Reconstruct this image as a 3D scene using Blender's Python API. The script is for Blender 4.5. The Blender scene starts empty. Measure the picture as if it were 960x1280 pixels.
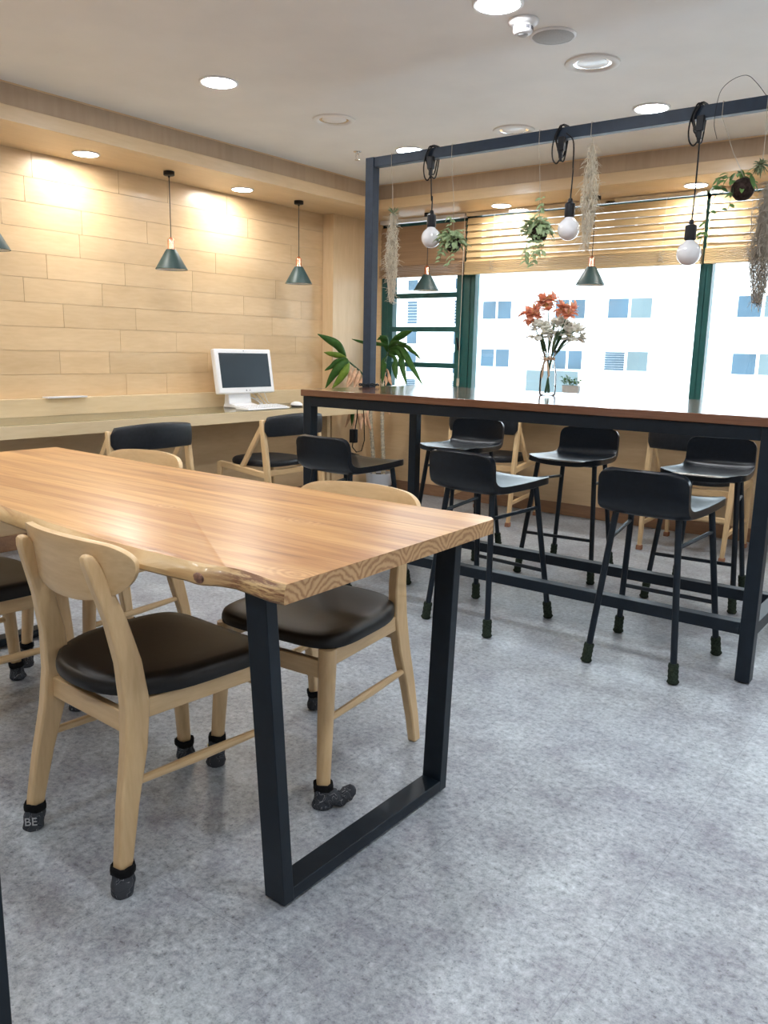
import bpy, bmesh, math, random
from mathutils import Vector, Matrix, noise as mnoise
random.seed(7)
PI = math.pi
S = bpy.context.scene
C = S.collection

# ------------------------------------------------------------------ materials
def new_mat(name):
    m = bpy.data.materials.new(name); m.use_nodes = True
    nt = m.node_tree; nt.nodes.clear()
    out = nt.nodes.new('ShaderNodeOutputMaterial')
    return m, nt, out

def nd(nt, t, **kw):
    n = nt.nodes.new(t)
    for k, v in kw.items():
        if k in n.inputs: n.inputs[k].default_value = v
        else: setattr(n, k, v)
    return n

def principled(nt, out, col=(.5, .5, .5), rough=.5, metal=0, coat=0, coat_rough=.1, spec=.5):
    b = nt.nodes.new('ShaderNodeBsdfPrincipled')
    b.inputs['Base Color'].default_value = (*col, 1)
    b.inputs['Roughness'].default_value = rough
    b.inputs['Metallic'].default_value = metal
    b.inputs['Coat Weight'].default_value = coat
    b.inputs['Coat Roughness'].default_value = coat_rough
    b.inputs['Specular IOR Level'].default_value = spec
    nt.links.new(b.outputs[0], out.inputs[0])
    return b

def coords(nt, scale=(1, 1, 1), loc=(0, 0, 0), rot=(0, 0, 0), kind='Object'):
    tc = nt.nodes.new('ShaderNodeTexCoord')
    mp = nt.nodes.new('ShaderNodeMapping')
    mp.inputs['Scale'].default_value = scale; mp.inputs['Location'].default_value = loc; mp.inputs['Rotation'].default_value = rot
    nt.links.new(tc.outputs[kind], mp.inputs[0])
    return mp.outputs[0]

def ramp(nt, fac, stops):
    r = nt.nodes.new('ShaderNodeValToRGB')
    els = r.color_ramp.elements
    while len(els) < len(stops): els.new(.5)
    for e, (p, c) in zip(els, stops):
        e.position = p; e.color = (*c, 1) if len(c) == 3 else c
    nt.links.new(fac, r.inputs[0])
    return r.outputs[0]

def mixc(nt, a, b, fac, mode='MIX'):
    m = nt.nodes.new('ShaderNodeMix'); m.data_type = 'RGBA'; m.blend_type = mode
    for s, v in ((0, fac), (6, a), (7, b)):
        if hasattr(v, 'is_linked'): nt.links.new(v, m.inputs[s])
        elif s == 0: m.inputs[0].default_value = v
        else: m.inputs[s].default_value = (*v, 1)
    return m.outputs[2]

def bump(nt, b, h, strength=.2, dist=.01):
    n = nt.nodes.new('ShaderNodeBump'); n.inputs['Strength'].default_value = strength; n.inputs['Distance'].default_value = dist
    nt.links.new(h, n.inputs['Height']); nt.links.new(n.outputs[0], b.inputs['Normal'])

def plain(name, col, rough=.5, metal=0, coat=0, var=.12, scale=25, spec=.5, bmp=0):
    """a colour with slight procedural mottling"""
    m, nt, out = new_mat(name)
    b = principled(nt, out, col, rough, metal, coat, spec=spec)
    v = coords(nt)
    n = nd(nt, 'ShaderNodeTexNoise', Scale=scale, Detail=4.0)
    nt.links.new(v, n.inputs['Vector'])
    lo = tuple(c * (1 - var) for c in col); hi = tuple(min(1, c * (1 + var)) for c in col)
    nt.links.new(ramp(nt, n.outputs[0], [(.3, lo), (.7, hi)]), b.inputs['Base Color'])
    if bmp: bump(nt, b, n.outputs[0], bmp, .003)
    return m

def wood(name, light, dark, scale, rough=.4, coat=0, contrast=(.35, .65), bmp=.05, attr=False, rings=0.0):
    """grain: noise stretched along the axis with the smallest scale"""
    m, nt, out = new_mat(name)
    b = principled(nt, out, light, rough, 0, coat, .15)
    v = coords(nt, scale)
    n = nd(nt, 'ShaderNodeTexNoise', Scale=1.0, Detail=6.0, Roughness=.6, Distortion=.6)
    nt.links.new(v, n.inputs['Vector'])
    v2 = coords(nt, tuple(s * 7 for s in scale))
    n2 = nd(nt, 'ShaderNodeTexNoise', Scale=1.0, Detail=3.0, Roughness=.5)
    nt.links.new(v2, n2.inputs['Vector'])
    mm = nd(nt, 'ShaderNodeMath', operation='MULTIPLY_ADD'); mm.inputs[1].default_value = .35
    nt.links.new(n2.outputs[0], mm.inputs[0])
    sc = nd(nt, 'ShaderNodeMath', operation='MULTIPLY'); sc.inputs[1].default_value = .65
    nt.links.new(n.outputs[0], sc.inputs[0]); nt.links.new(sc.outputs[0], mm.inputs[2])
    col = ramp(nt, mm.outputs[0], [(contrast[0], dark), (contrast[1], light)])
    if attr:
        a = nd(nt, 'ShaderNodeAttribute', attribute_name='tint')
        col = mixc(nt, col, a.outputs['Color'], 1.0, 'MULTIPLY')
    nt.links.new(col, b.inputs['Base Color'])
    if bmp: bump(nt, b, mm.outputs[0], bmp, .002)
    return m

M = {}
M['birch_wall'] = wood('birch plank', (.71, .525, .32), (.62, .44, .25), (3, 1.6, 9), .33, .15, (.36, .66), .02, attr=True)
M['birch_v'] = wood('birch panel vertical', (.75, .56, .345), (.66, .475, .275), (9, 9, 1.1), .4, .1, (.36, .66), .02)
M['birch_x'] = wood('birch panel along the windows', (.74, .55, .335), (.65, .465, .265), (1.2, 7, 9), .4, .1, (.36, .66), .02)
M['birch_y'] = wood('birch panel along the wall', (.74, .56, .35), (.65, .475, .28), (7, 1.2, 9), .4, .1, (.36, .66), .02)
M['birch_desk'] = wood('birch desk', (.74, .59, .375), (.65, .50, .30), (8, 1.2, 9), .35, .2, (.36, .66), .02)
M['birch_desk_x'] = wood('birch desk by the windows', (.74, .59, .375), (.65, .50, .30), (1.2, 8, 9), .35, .2, (.36, .66), .02)
M['base_wood'] = wood('brown skirting wood', (.36, .20, .11), (.24, .13, .075), (2, 20, 20), .45)
M['oak'] = wood('light chair oak', (.75, .54, .30), (.62, .415, .21), (16, 16, 2.2), .38, .15, (.36, .66), .04)
M['oak_x'] = wood('light chair oak cross grain', (.75, .54, .30), (.62, .415, .21), (2.2, 16, 16), .38, .15, (.36, .66), .04)
M['oak_y'] = wood('light chair oak rails', (.75, .54, .30), (.62, .415, .21), (16, 2.2, 16), .38, .15, (.36, .66), .04)
M['walnut'] = wood('dark brown table wood', (.20, .085, .045), (.10, .04, .022), (1.2, 22, 22), .12, .5, (.3, .7), .01)
M['black_metal'] = plain('matt black steel', (.006, .012, .020), .42, 0, 0, .15, 30, .32)
M['rail_metal'] = plain('dark blue grey steel', (.022, .036, .060), .5, 0, 0, .12, 30, .3)
M['leather'] = plain('black leather', (.007, .006, .006), .40, 0, 0, .3, 60, .4, .04)
M['stool_leather'] = plain('black shiny leather', (.004, .007, .012), .28, 0, 0, .3, 60, .38, .04)
M['pad_leather'] = plain('black matt leather', (.008, .010, .014), .45, 0, 0, .3, 60, .35, .05)
M['white_plastic'] = plain('white plastic', (.85, .85, .86), .3, 0, .2, .02, 5)
M['white_paint'] = plain('white paint', (.82, .80, .77), .6, 0, 0, .03, 4)
M['grey_mesh'] = plain('grey speaker mesh', (.42, .43, .44), .6, 0, 0, .2, 400)
M['screen'] = plain('dark screen', (.018, .03, .042), .25, 0, 0, .1, 4)
M['copper'] = plain('copper', (.85, .42, .28), .25, 1, 0, .1, 30)
M['shade_green'] = plain('dark green shade', (.028, .062, .062), .45, 0, 0, .1, 20)
M['black_plastic'] = plain('black plastic', (.006, .007, .010), .45, 0, 0, .15, 30, .25)
M['bulb_glass'] = plain('white frosted bulb glass', (.80, .81, .84), .08, 0, .5, .02, 4)
M['chrome'] = plain('chrome', (.75, .75, .76), .15, 1, 0, .05, 20)
M['green_frame'] = plain('dark green window frame', (.012, .085, .085), .35, .1, 0, .1, 20)
M['sock_band'] = plain('black knit band', (.006, .006, .007), .9, 0, 0, .4, 120, .2, .3)
M['green_sock'] = plain('dark green knit', (.022, .032, .022), .95, 0, 0, .5, 160, .2, .6)
M['rubber'] = plain('black rubber', (.01, .01, .011), .7)
M['yellow_band'] = plain('yellow rubber band', (.65, .48, .08), .5)
M['brown_cap'] = plain('brown felt cap', (.30, .14, .08), .9)
M['pot_white'] = plain('white ceramic', (.62, .65, .70), .35, 0, .2, .04, 6)
M['bark'] = plain('pale cane bark', (.56, .50, .38), .8, 0, 0, .4, 60, .3, .6)
M['leaf'] = plain('green leaf', (.055, .145, .03), .35, 0, .1, .35, 14)
M['leaf_light'] = plain('yellow green leaf', (.22, .33, .05), .4, 0, .1, .3, 14)
M['leaf_dry'] = plain('dry tan leaf', (.66, .40, .25), .8, 0, 0, .3, 20)
M['hoya'] = plain('pale green variegated leaf', (.42, .53, .30), .4, 0, .1, .45, 45)
M['hoya_dark'] = plain('mid green small leaf', (.11, .21, .07), .4, 0, .1, .35, 30)
M['coir'] = plain('dark brown coir', (.035, .022, .018), .95, 0, 0, .6, 90, .2, .8)
M['moss'] = plain('grey beige air plant', (.74, .68, .57), .9, 0, 0, .3, 60, .2)
M['moss_dark'] = plain('grey brown air plant', (.42, .37, .31), .9, 0, 0, .3, 60, .2)
M['moss_green'] = plain('grey green tuft', (.20, .24, .14), .8, 0, 0, .3, 60, .2)
M['string'] = plain('pale string', (.45, .40, .33), .8)
M['coral'] = plain('coral petal', (.95, .36, .22), .5, 0, 0, .25, 40)
M['cream'] = plain('cream white petal', (.93, .91, .80), .5, 0, 0, .05, 40)
M['petal_eye'] = plain('yellow petal', (.70, .55, .12), .5)
M['stem'] = plain('dark green stem', (.03, .09, .035), .45)
M['twine'] = plain('jute twine', (.50, .36, .25), .9)
M['paper'] = plain('white paper', (.85, .86, .9), .5, 0, 0, .03, 30)
M['grey_box'] = plain('grey planter', (.40, .41, .43), .6)
M['concrete'] = plain('white facade', (.86, .87, .88), .8, 0, 0, .03, .6)
M['facade_glass'] = plain('blue facade window', (.034, .072, .105), .5, 0, 0, .25, 1.2)
M['facade_glass_pale'] = plain('pale facade window', (.085, .12, .13), .5, 0, 0, .12, 1.2)
M['facade_frame'] = plain('white facade frame', (.88, .89, .9), .6)
M['ink'] = plain('grey print', (.2, .2, .22), .6)
M['sock_ink'] = plain('pale grey print', (.45, .46, .48), .8)
M['cord_white'] = plain('white cord', (.8, .8, .8), .5)

def mat_sock():
    m, nt, out = new_mat('grey printed sock')
    b = principled(nt, out, (.05, .055, .065), .95, spec=.2)
    v = coords(nt, (1, 1, 1))
    n = nd(nt, 'ShaderNodeTexNoise', Scale=38.0, Detail=1.0, Distortion=1.2)
    nt.links.new(v, n.inputs['Vector'])
    col = ramp(nt, n.outputs[0], [(.455, (.045, .05, .06)), (.475, (.045, .05, .06)), (.487, (.33, .34, .36)), (.50, (.045, .05, .06)), (.53, (.06, .065, .075))])
    nt.links.new(col, b.inputs['Base Color'])
    n2 = nd(nt, 'ShaderNodeTexNoise', Scale=300.0)
    nt.links.new(v, n2.inputs['Vector']); bump(nt, b, n2.outputs[0], .5, .002)
    return m
M['sock'] = mat_sock()

def mat_floor():
    m, nt, out = new_mat('grey vinyl floor')
    b = principled(nt, out, (.4, .4, .4), .33, spec=.5)
    v = coords(nt)
    big = nd(nt, 'ShaderNodeTexNoise', Scale=2.3, Detail=5.0, Roughness=.62)
    fine = nd(nt, 'ShaderNodeTexNoise', Scale=52.0, Detail=9.0, Roughness=.8, Distortion=.15)
    spk = nd(nt, 'ShaderNodeTexNoise', Scale=85.0, Detail=3.0, Roughness=.6)
    for n in (big, fine, spk): nt.links.new(v, n.inputs['Vector'])
    base = ramp(nt, fine.outputs[0], [(.33, (.13, .145, .16)), (.45, (.32, .35, .385)), (.56, (.445, .485, .52)), (.70, (.63, .675, .70))])
    cl = ramp(nt, big.outputs[0], [(.32, (.78, .765, .80)), (.68, (1.08, 1.09, 1.08))])
    col = mixc(nt, base, cl, 1.0, 'MULTIPLY')
    mid = nd(nt, 'ShaderNodeTexNoise', Scale=8.0, Detail=6.0, Roughness=.65); nt.links.new(v, mid.inputs['Vector'])
    col = mixc(nt, col, ramp(nt, mid.outputs[0], [(.34, (.80, .775, .80)), (.5, (.98, .98, .98)), (.66, (1.10, 1.11, 1.10))]), 1.0, 'MULTIPLY')
    dk = ramp(nt, spk.outputs[0], [(.30, (.42, .41, .42)), (.38, (1, 1, 1))])
    col = mixc(nt, col, dk, .8, 'MULTIPLY')
    # tile seams
    br = nd(nt, 'ShaderNodeTexBrick', offset=.5, squash=1.0)
    br.inputs['Scale'].default_value = 1.0; br.inputs['Mortar Size'].default_value = .0011; br.inputs['Mortar Smooth'].default_value = 0
    br.inputs['Brick Width'].default_value = .9; br.inputs['Row Height'].default_value = .45
    br.inputs['Color1'].default_value = br.inputs['Color2'].default_value = (1, 1, 1, 1); br.inputs['Mortar'].default_value = (.78, .78, .79, 1)
    v2 = coords(nt, (1, 1, 1), (.13, .07, 0), (0, 0, PI / 2))
    nt.links.new(v2, br.inputs['Vector'])
    col = mixc(nt, col, br.outputs[0], 1.0, 'MULTIPLY')
    nt.links.new(col, b.inputs['Base Color'])
    rr = nd(nt, 'ShaderNodeMapRange'); rr.inputs[3].default_value = .27; rr.inputs[4].default_value = .42
    nt.links.new(fine.outputs[0], rr.inputs[0]); nt.links.new(rr.outputs[0], b.inputs['Roughness'])
    bump(nt, b, fine.outputs[0], .06, .002)
    return m
M['floor'] = mat_floor()

def mat_slab():
    """edge-glued boards running along X with knots"""
    m, nt, out = new_mat('orange slab wood')
    b = principled(nt, out, (.6, .35, .16), .34, 0, .35, .26)
    v = coords(nt)
    sep = nd(nt, 'ShaderNodeSeparateXYZ'); nt.links.new(v, sep.inputs[0])
    def math_(op, a, bb=None):
        n = nd(nt, 'ShaderNodeMath', operation=op)
        for i, x in enumerate((a, bb)):
            if x is None: continue
            if hasattr(x, 'is_linked'): nt.links.new(x, n.inputs[i])
            else: n.inputs[i].default_value = x
        return n.outputs[0]
    wob = nd(nt, 'ShaderNodeTexNoise', Scale=1.0, Detail=2.0)
    nt.links.new(coords(nt, (1.1, .8, .8)), wob.inputs['Vector'])
    yy = math_('ADD', sep.outputs[1], math_('MULTIPLY', wob.outputs[0], .02))
    board = math_('FLOOR', math_('MULTIPLY', yy, 9.5))
    wn = nd(nt, 'ShaderNodeTexWhiteNoise', noise_dimensions='1D'); nt.links.new(board, wn.inputs['W'])
    tint = ramp(nt, wn.outputs[0], [(0, (.84, .73, .64)), (.5, (1, .97, .94)), (1, (1.10, 1.08, 1.02))])
    # grain: offset per board so that each board has its own figure
    cmb = nd(nt, 'ShaderNodeCombineXYZ')
    nt.links.new(math_('ADD', math_('MULTIPLY', sep.outputs[0], 1.1), math_('MULTIPLY', wn.outputs[0], 37.0)), cmb.inputs[0])
    nt.links.new(math_('MULTIPLY', sep.outputs[1], 17.0), cmb.inputs[1]); nt.links.new(math_('MULTIPLY', sep.outputs[2], 20.0), cmb.inputs[2])
    g = nd(nt, 'ShaderNodeTexNoise', Scale=1.0, Detail=5.0, Roughness=.6, Distortion=1.0)
    nt.links.new(cmb.outputs[0], g.inputs['Vector'])
    col = ramp(nt, g.outputs[0], [(.27, (.27, .11, .035)), (.42, (.46, .228, .083)), (.58, (.575, .325, .130)), (.78, (.63, .39, .172))])
    cm2 = nd(nt, 'ShaderNodeCombineXYZ')
    nt.links.new(math_('MULTIPLY', sep.outputs[0], 2.2), cm2.inputs[0]); nt.links.new(math_('MULTIPLY', yy, 75.0), cm2.inputs[1])
    g2 = nd(nt, 'ShaderNodeTexNoise', Scale=1.0, Detail=3.0, Roughness=.55); nt.links.new(cm2.outputs[0], g2.inputs['Vector'])
    col = mixc(nt, col, ramp(nt, g2.outputs[0], [(.32, (.72, .62, .55)), (.5, (1, 1, 1))]), .75, 'MULTIPLY')
    col = mixc(nt, col, tint, 1.0, 'MULTIPLY')
    # knots: distance to a few centres, stretched along the grain
    for (kx, ky, r) in ((-1.387, 1.487, .045), (-1.06, 1.115, .05), (-1.80, 1.38, .03)):
        dx = math_('MULTIPLY', math_('SUBTRACT', sep.outputs[0], kx), .55); dy = math_('SUBTRACT', sep.outputs[1], ky)
        d = math_('SQRT', math_('ADD', math_('MULTIPLY', dx, dx), math_('MULTIPLY', dy, dy)))
        ring = math_('SINE', math_('MULTIPLY', math_('ADD', d, math_('MULTIPLY', g.outputs[0], .03)), 520.0))
        mask = nd(nt, 'ShaderNodeMapRange'); mask.inputs[1].default_value = r * .5; mask.inputs[2].default_value = r; mask.inputs[3].default_value = .42; mask.inputs[4].default_value = 0
        nt.links.new(d, mask.inputs[0])
        kc = ramp(nt, math_('MULTIPLY_ADD', ring, .5), [(.2, (.42, .20, .09)), (.8, (.70, .43, .21))])
        col = mixc(nt, col, kc, mask.outputs[0])
    nt.links.new(col, b.inputs['Base Color'])
    bump(nt, b, g.outputs[0], .04, .002)
    return m
M['slab'] = mat_slab()

def mat_endgrain():
    m, nt, out = new_mat('slab end grain')
    b = principled(nt, out, (.5, .3, .15), .38, 0, .1)
    v = coords(nt)
    sep = nd(nt, 'ShaderNodeSeparateXYZ'); nt.links.new(v, sep.inputs[0])
    # rings about a heart below the slab, board by board
    md = nd(nt, 'ShaderNodeMath', operation='PINGPONG'); md.inputs[1].default_value = .085
    nt.links.new(sep.outputs[1], md.inputs[0])
    cmb = nd(nt, 'ShaderNodeCombineXYZ'); nt.links.new(md.outputs[0], cmb.inputs[1])
    zz = nd(nt, 'ShaderNodeMath', operation='SUBTRACT'); zz.inputs[1].default_value = .69
    nt.links.new(sep.outputs[2], zz.inputs[0]); nt.links.new(zz.outputs[0], cmb.inputs[2])
    n = nd(nt, 'ShaderNodeTexNoise', Scale=17.0, Detail=4.0, Roughness=.6); nt.links.new(v, n.inputs['Vector'])
    ln = nd(nt, 'ShaderNodeVectorMath', operation='LENGTH'); nt.links.new(cmb.outputs[0], ln.inputs[0])
    ad = nd(nt, 'ShaderNodeMath', operation='MULTIPLY_ADD'); ad.inputs[1].default_value = .042
    nt.links.new(n.outputs[0], ad.inputs[0]); nt.links.new(ln.outputs['Value'], ad.inputs[2])
    sn = nd(nt, 'ShaderNodeMath', operation='MULTIPLY'); sn.inputs[1].default_value = 430.0
    nt.links.new(ad.outputs[0], sn.inputs[0])
    si = nd(nt, 'ShaderNodeMath', operation='SINE'); nt.links.new(sn.outputs[0], si.inputs[0])
    mr = nd(nt, 'ShaderNodeMapRange'); mr.inputs[1].default_value = -1; nt.links.new(si.outputs[0], mr.inputs[0])
    nt.links.new(ramp(nt, mr.outputs[0], [(.05, (.30, .155, .065)), (.4, (.42, .24, .105)), (.95, (.50, .31, .15))]), b.inputs['Base Color'])
    return m
M['endgrain'] = mat_endgrain()

def live_streaks(nt, b, n):
    # brown bark streaks between the knot and the corner
    v = coords(nt); sep = nd(nt, 'ShaderNodeSeparateXYZ'); nt.links.new(v, sep.inputs[0])
    mr = nd(nt, 'ShaderNodeMapRange'); mr.inputs[1].default_value = -1.26; mr.inputs[2].default_value = -1.16; nt.links.new(sep.outputs[0], mr.inputs[0])
    st = nd(nt, 'ShaderNodeTexNoise', Scale=1.0, Detail=4.0, Roughness=.7); nt.links.new(coords(nt, (14, 20, 130)), st.inputs['Vector'])
    k = ramp(nt, st.outputs[0], [(.42, (1, 1, 1)), (.56, (0, 0, 0))])
    m = nd(nt, 'ShaderNodeMath', operation='MULTIPLY'); nt.links.new(mr.outputs[0], m.inputs[0]); nt.links.new(k, m.inputs[1])
    old = b.inputs['Base Color'].links[0].from_socket
    nt.links.new(mixc(nt, old, (.20, .085, .04), m.outputs[0]), b.inputs['Base Color'])

def mat_bark_edge():
    m, nt, out = new_mat('live edge')
    b = principled(nt, out, (.5, .3, .15), .36, 0, .2)
    n = nd(nt, 'ShaderNodeTexNoise', Scale=1.0, Detail=5.0, Roughness=.62, Distortion=.8)
    nt.links.new(coords(nt, (4.5, 9, 30)), n.inputs['Vector'])
    nt.links.new(ramp(nt, n.outputs[0], [(.24, (.30, .14, .06)), (.38, (.50, .30, .13)), (.58, (.61, .42, .205)), (.8, (.66, .48, .26))]), b.inputs['Base Color'])
    live_streaks(nt, b, n)
    bump(nt, b, n.outputs[0], .15, .01)
    return m
M['live_edge'] = mat_bark_edge()

def mat_fascia():
    """upper fascia: narrow veneer blocks with upright grain"""
    m, nt, out = new_mat('brown upright veneer')
    b = principled(nt, out, (.5, .38, .27), .5)
    v = coords(nt)
    sep = nd(nt, 'ShaderNodeSeparateXYZ'); nt.links.new(v, sep.inputs[0])
    ad = nd(nt, 'ShaderNodeMath', operation='ADD'); nt.links.new(sep.outputs[0], ad.inputs[0]); nt.links.new(sep.outputs[1], ad.inputs[1])
    mu = nd(nt, 'ShaderNodeMath', operation='MULTIPLY'); mu.inputs[1].default_value = 6.5; nt.links.new(ad.outputs[0], mu.inputs[0])
    fl = nd(nt, 'ShaderNodeMath', operation='FLOOR'); nt.links.new(mu.outputs[0], fl.inputs[0])
    wn = nd(nt, 'ShaderNodeTexWhiteNoise', noise_dimensions='1D'); nt.links.new(fl.outputs[0], wn.inputs['W'])
    t = ramp(nt, wn.outputs[0], [(0, (.93, .92, .91)), (1, (1.04, 1.04, 1.04))])
    n = nd(nt, 'ShaderNodeTexNoise', Scale=1.0, Detail=5.0, Roughness=.6)
    nt.links.new(coords(nt, (26, 26, 3)), n.inputs['Vector'])
    col = ramp(nt, n.outputs[0], [(.3, (.45, .335, .23)), (.7, (.50, .38, .27))])
    nt.links.new(mixc(nt, col, t, 1.0, 'MULTIPLY'), b.inputs['Base Color'])
    return m
M['fascia'] = mat_fascia()

def mat_slat(name, light, dark):
    m, nt, out = new_mat(name)
    b = principled(nt, out, light, .42, 0, .1)
    n = nd(nt, 'ShaderNodeTexNoise', Scale=1.0, Detail=5.0, Roughness=.55)
    nt.links.new(coords(nt, (1.3, 60, 60)), n.inputs['Vector'])
    nt.links.new(ramp(nt, n.outputs[0], [(.3, dark), (.7, light)]), b.inputs['Base Color'])
    return m
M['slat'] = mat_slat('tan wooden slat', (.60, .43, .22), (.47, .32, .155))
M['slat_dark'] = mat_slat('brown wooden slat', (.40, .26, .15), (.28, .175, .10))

def mat_glass(name, tint, ior=1.45, rough=.0):
    m, nt, out = new_mat(name)
    t = nd(nt, 'ShaderNodeBsdfTransparent'); t.inputs[0].default_value = (*tint, 1)
    g = nd(nt, 'ShaderNodeBsdfGlossy'); g.inputs['Roughness'].default_value = rough
    f = nd(nt, 'ShaderNodeFresnel'); f.inputs['IOR'].default_value = ior
    mx = nd(nt, 'ShaderNodeMixShader')
    nt.links.new(f.outputs[0], mx.inputs[0]); nt.links.new(t.outputs[0], mx.inputs[1]); nt.links.new(g.outputs[0], mx.inputs[2])
    nt.links.new(mx.outputs[0], out.inputs[0])
    return m
M['glass'] = mat_glass('window glass', (.96, .98, .98))
M['vase_glass'] = mat_glass('vase glass', (.955, .965, .97), 1.18)
M['desk_glass'] = mat_glass('desk glass sheet', (.90, .93, .91))

def mat_petal(name, col, thru=.45):
    m, nt, out = new_mat(name)
    b = principled(nt, out, col, .55, spec=.3)
    n = nd(nt, 'ShaderNodeTexNoise', Scale=45.0, Detail=3.0); nt.links.new(coords(nt), n.inputs['Vector'])
    c = ramp(nt, n.outputs[0], [(.3, tuple(x * .82 for x in col)), (.7, tuple(min(1, x * 1.08) for x in col))])
    t = nt.nodes.new('ShaderNodeBsdfTranslucent')
    nt.links.new(c, b.inputs['Base Color']); nt.links.new(c, t.inputs[0])
    mx = nd(nt, 'ShaderNodeMixShader'); mx.inputs[0].default_value = thru
    nt.links.new(b.outputs[0], mx.inputs[1]); nt.links.new(t.outputs[0], mx.inputs[2]); nt.links.new(mx.outputs[0], out.inputs[0])
    return m
M['coral'] = mat_petal('coral petal', (.98, .54, .38), .5); M['cream'] = mat_petal('cream petal', (.97, .96, .88), .5)
M['moss'] = mat_petal('beige air plant strand', (.76, .70, .58), .3); M['moss_dark'] = mat_petal('grey air plant strand', (.46, .41, .34), .25)
M['hoya'] = mat_petal('pale variegated leaf', (.42, .54, .30), .3); M['hoya_dark'] = mat_petal('mid green leaf', (.15, .28, .09), .3)
M['leaf'] = mat_petal('dracaena leaf', (.055, .15, .03), .3); M['leaf_light'] = mat_petal('yellow green dracaena leaf', (.22, .34, .05), .3)

def mat_emit(name, col, strength):
    m, nt, out = new_mat(name)
    e = nd(nt, 'ShaderNodeEmission'); e.inputs[0].default_value = (*col, 1); e.inputs[1].default_value = strength
    nt.links.new(e.outputs[0], out.inputs[0])
    return m
LAMP_MAIN, LAMP_SOFFIT = 165.0, 185.0
M['lamp_main'] = mat_emit('cool white lamp', (.93, .96, 1.0), LAMP_MAIN)
M['lamp_soffit'] = mat_emit('neutral white lamp', (1.0, .975, .92), LAMP_SOFFIT)

# ------------------------------------------------------------------ mesh helpers
class MB:
    def __init__(s): s.v = []; s.f = []; s.mi = []
    def add(s, verts, faces, mi=0):
        o = len(s.v); s.v += [tuple(v) for v in verts]; s.f += [tuple(i + o for i in f) for f in faces]; s.mi += [mi] * len(faces); return s
    def box(s, a, b, mi=0):
        (x0, y0, z0), (x1, y1, z1) = a, b
        v = [(x, y, z) for z in (z0, z1) for y in (y0, y1) for x in (x0, x1)]
        return s.add(v, [(0, 2, 3, 1), (4, 5, 7, 6), (0, 1, 5, 4), (2, 6, 7, 3), (0, 4, 6, 2), (1, 3, 7, 5)], mi)
    def loft(s, loops, mi=0, cap=True):
        n = len(loops[0]); v = [p for l in loops for p in l]; f = []
        for i in range(len(loops) - 1):
            for j in range(n):
                k = (j + 1) % n
                f.append((i * n + j, i * n + k, (i + 1) * n + k, (i + 1) * n + j))
        if cap:
            f.append(tuple(reversed(range(n)))); f.append(tuple((len(loops) - 1) * n + j for j in range(n)))
        return s.add(v, f, mi)
    def bars(s, stations, mi=0):
        """rectangular section along stations (centre, half x, half y): horizontal sections for upright members"""
        return s.loft([[(c[0] - hx, c[1] - hy, c[2]), (c[0] + hx, c[1] - hy, c[2]), (c[0] + hx, c[1] + hy, c[2]), (c[0] - hx, c[1] + hy, c[2])] for c, hx, hy in stations], mi)
    def beam(s, p, q, w, h, mi=0, up=(0, 0, 1)):
        p, q = Vector(p), Vector(q); d = (q - p).normalized(); u = Vector(up)
        if abs(d.dot(u)) > .95: u = Vector((0, 1, 0))
        x = d.cross(u).normalized(); y = x.cross(d).normalized()
        L = []
        for c in (p, q): L.append([c - x * w / 2 - y * h / 2, c + x * w / 2 - y * h / 2, c + x * w / 2 + y * h / 2, c - x * w / 2 + y * h / 2])
        return s.loft(L, mi)
    def tube(s, pts, r, seg=8, mi=0, cap=True):
        pts = [Vector(p) for p in pts]; n = len(pts)
        rs = r if isinstance(r, (list, tuple)) else [r] * n
        t = [(pts[min(i + 1, n - 1)] - pts[max(i - 1, 0)]).normalized() for i in range(n)]
        a = Vector((0, 0, 1)) if abs(t[0].z) < .9 else Vector((1, 0, 0))
        x = t[0].cross(a).normalized(); loops = []
        for i in range(n):
            x = (x - t[i] * x.dot(t[i]))
            x = x.normalized() if x.length > 1e-6 else t[i].orthogonal().normalized()
            y = t[i].cross(x)
            loops.append([pts[i] + (x * math.cos(2 * PI * k / seg) + y * math.sin(2 * PI * k / seg)) * rs[i] for k in range(seg)])
        return s.loft(loops, mi, cap)
    def lathe(s, prof, c=(0, 0, 0), seg=24, mi=0, cap=False, axis='z'):
        L = []
        for r, z in prof:
            l = []
            for k in range(seg):
                a = 2 * PI * k / seg
                p = (r * math.cos(a), r * math.sin(a), z)
                if axis == 'x': p = (z, p[0], p[1])
                if axis == 'y': p = (p[1], z, p[0])
                l.append((c[0] + p[0], c[1] + p[1], c[2] + p[2]))
            L.append(l)
        return s.loft(L, mi, cap)
    def grid(s, fn, nu, nv, mi=0, closed_u=False):
        v = [fn(i / nu, j / nv) for j in range(nv + 1) for i in range(nu + 1)]
        w = nu + 1
        return s.add(v, [(j * w + i, j * w + i + 1, (j + 1) * w + i + 1, (j + 1) * w + i) for j in range(nv) for i in range(nu)], mi)
    def ball(s, c, r, seg=16, ring=10, sc=(1, 1, 1), mi=0):
        prof = [(math.sin(PI * k / ring) * r, -math.cos(PI * k / ring) * r) for k in range(ring + 1)]
        prof[0] = (1e-4, -r); prof[-1] = (1e-4, r)
        o = MB().lathe(prof, (0, 0, 0), seg)
        return s.add([(c[0] + x * sc[0], c[1] + y * sc[1], c[2] + z * sc[2]) for x, y, z in o.v], o.f, mi)

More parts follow.
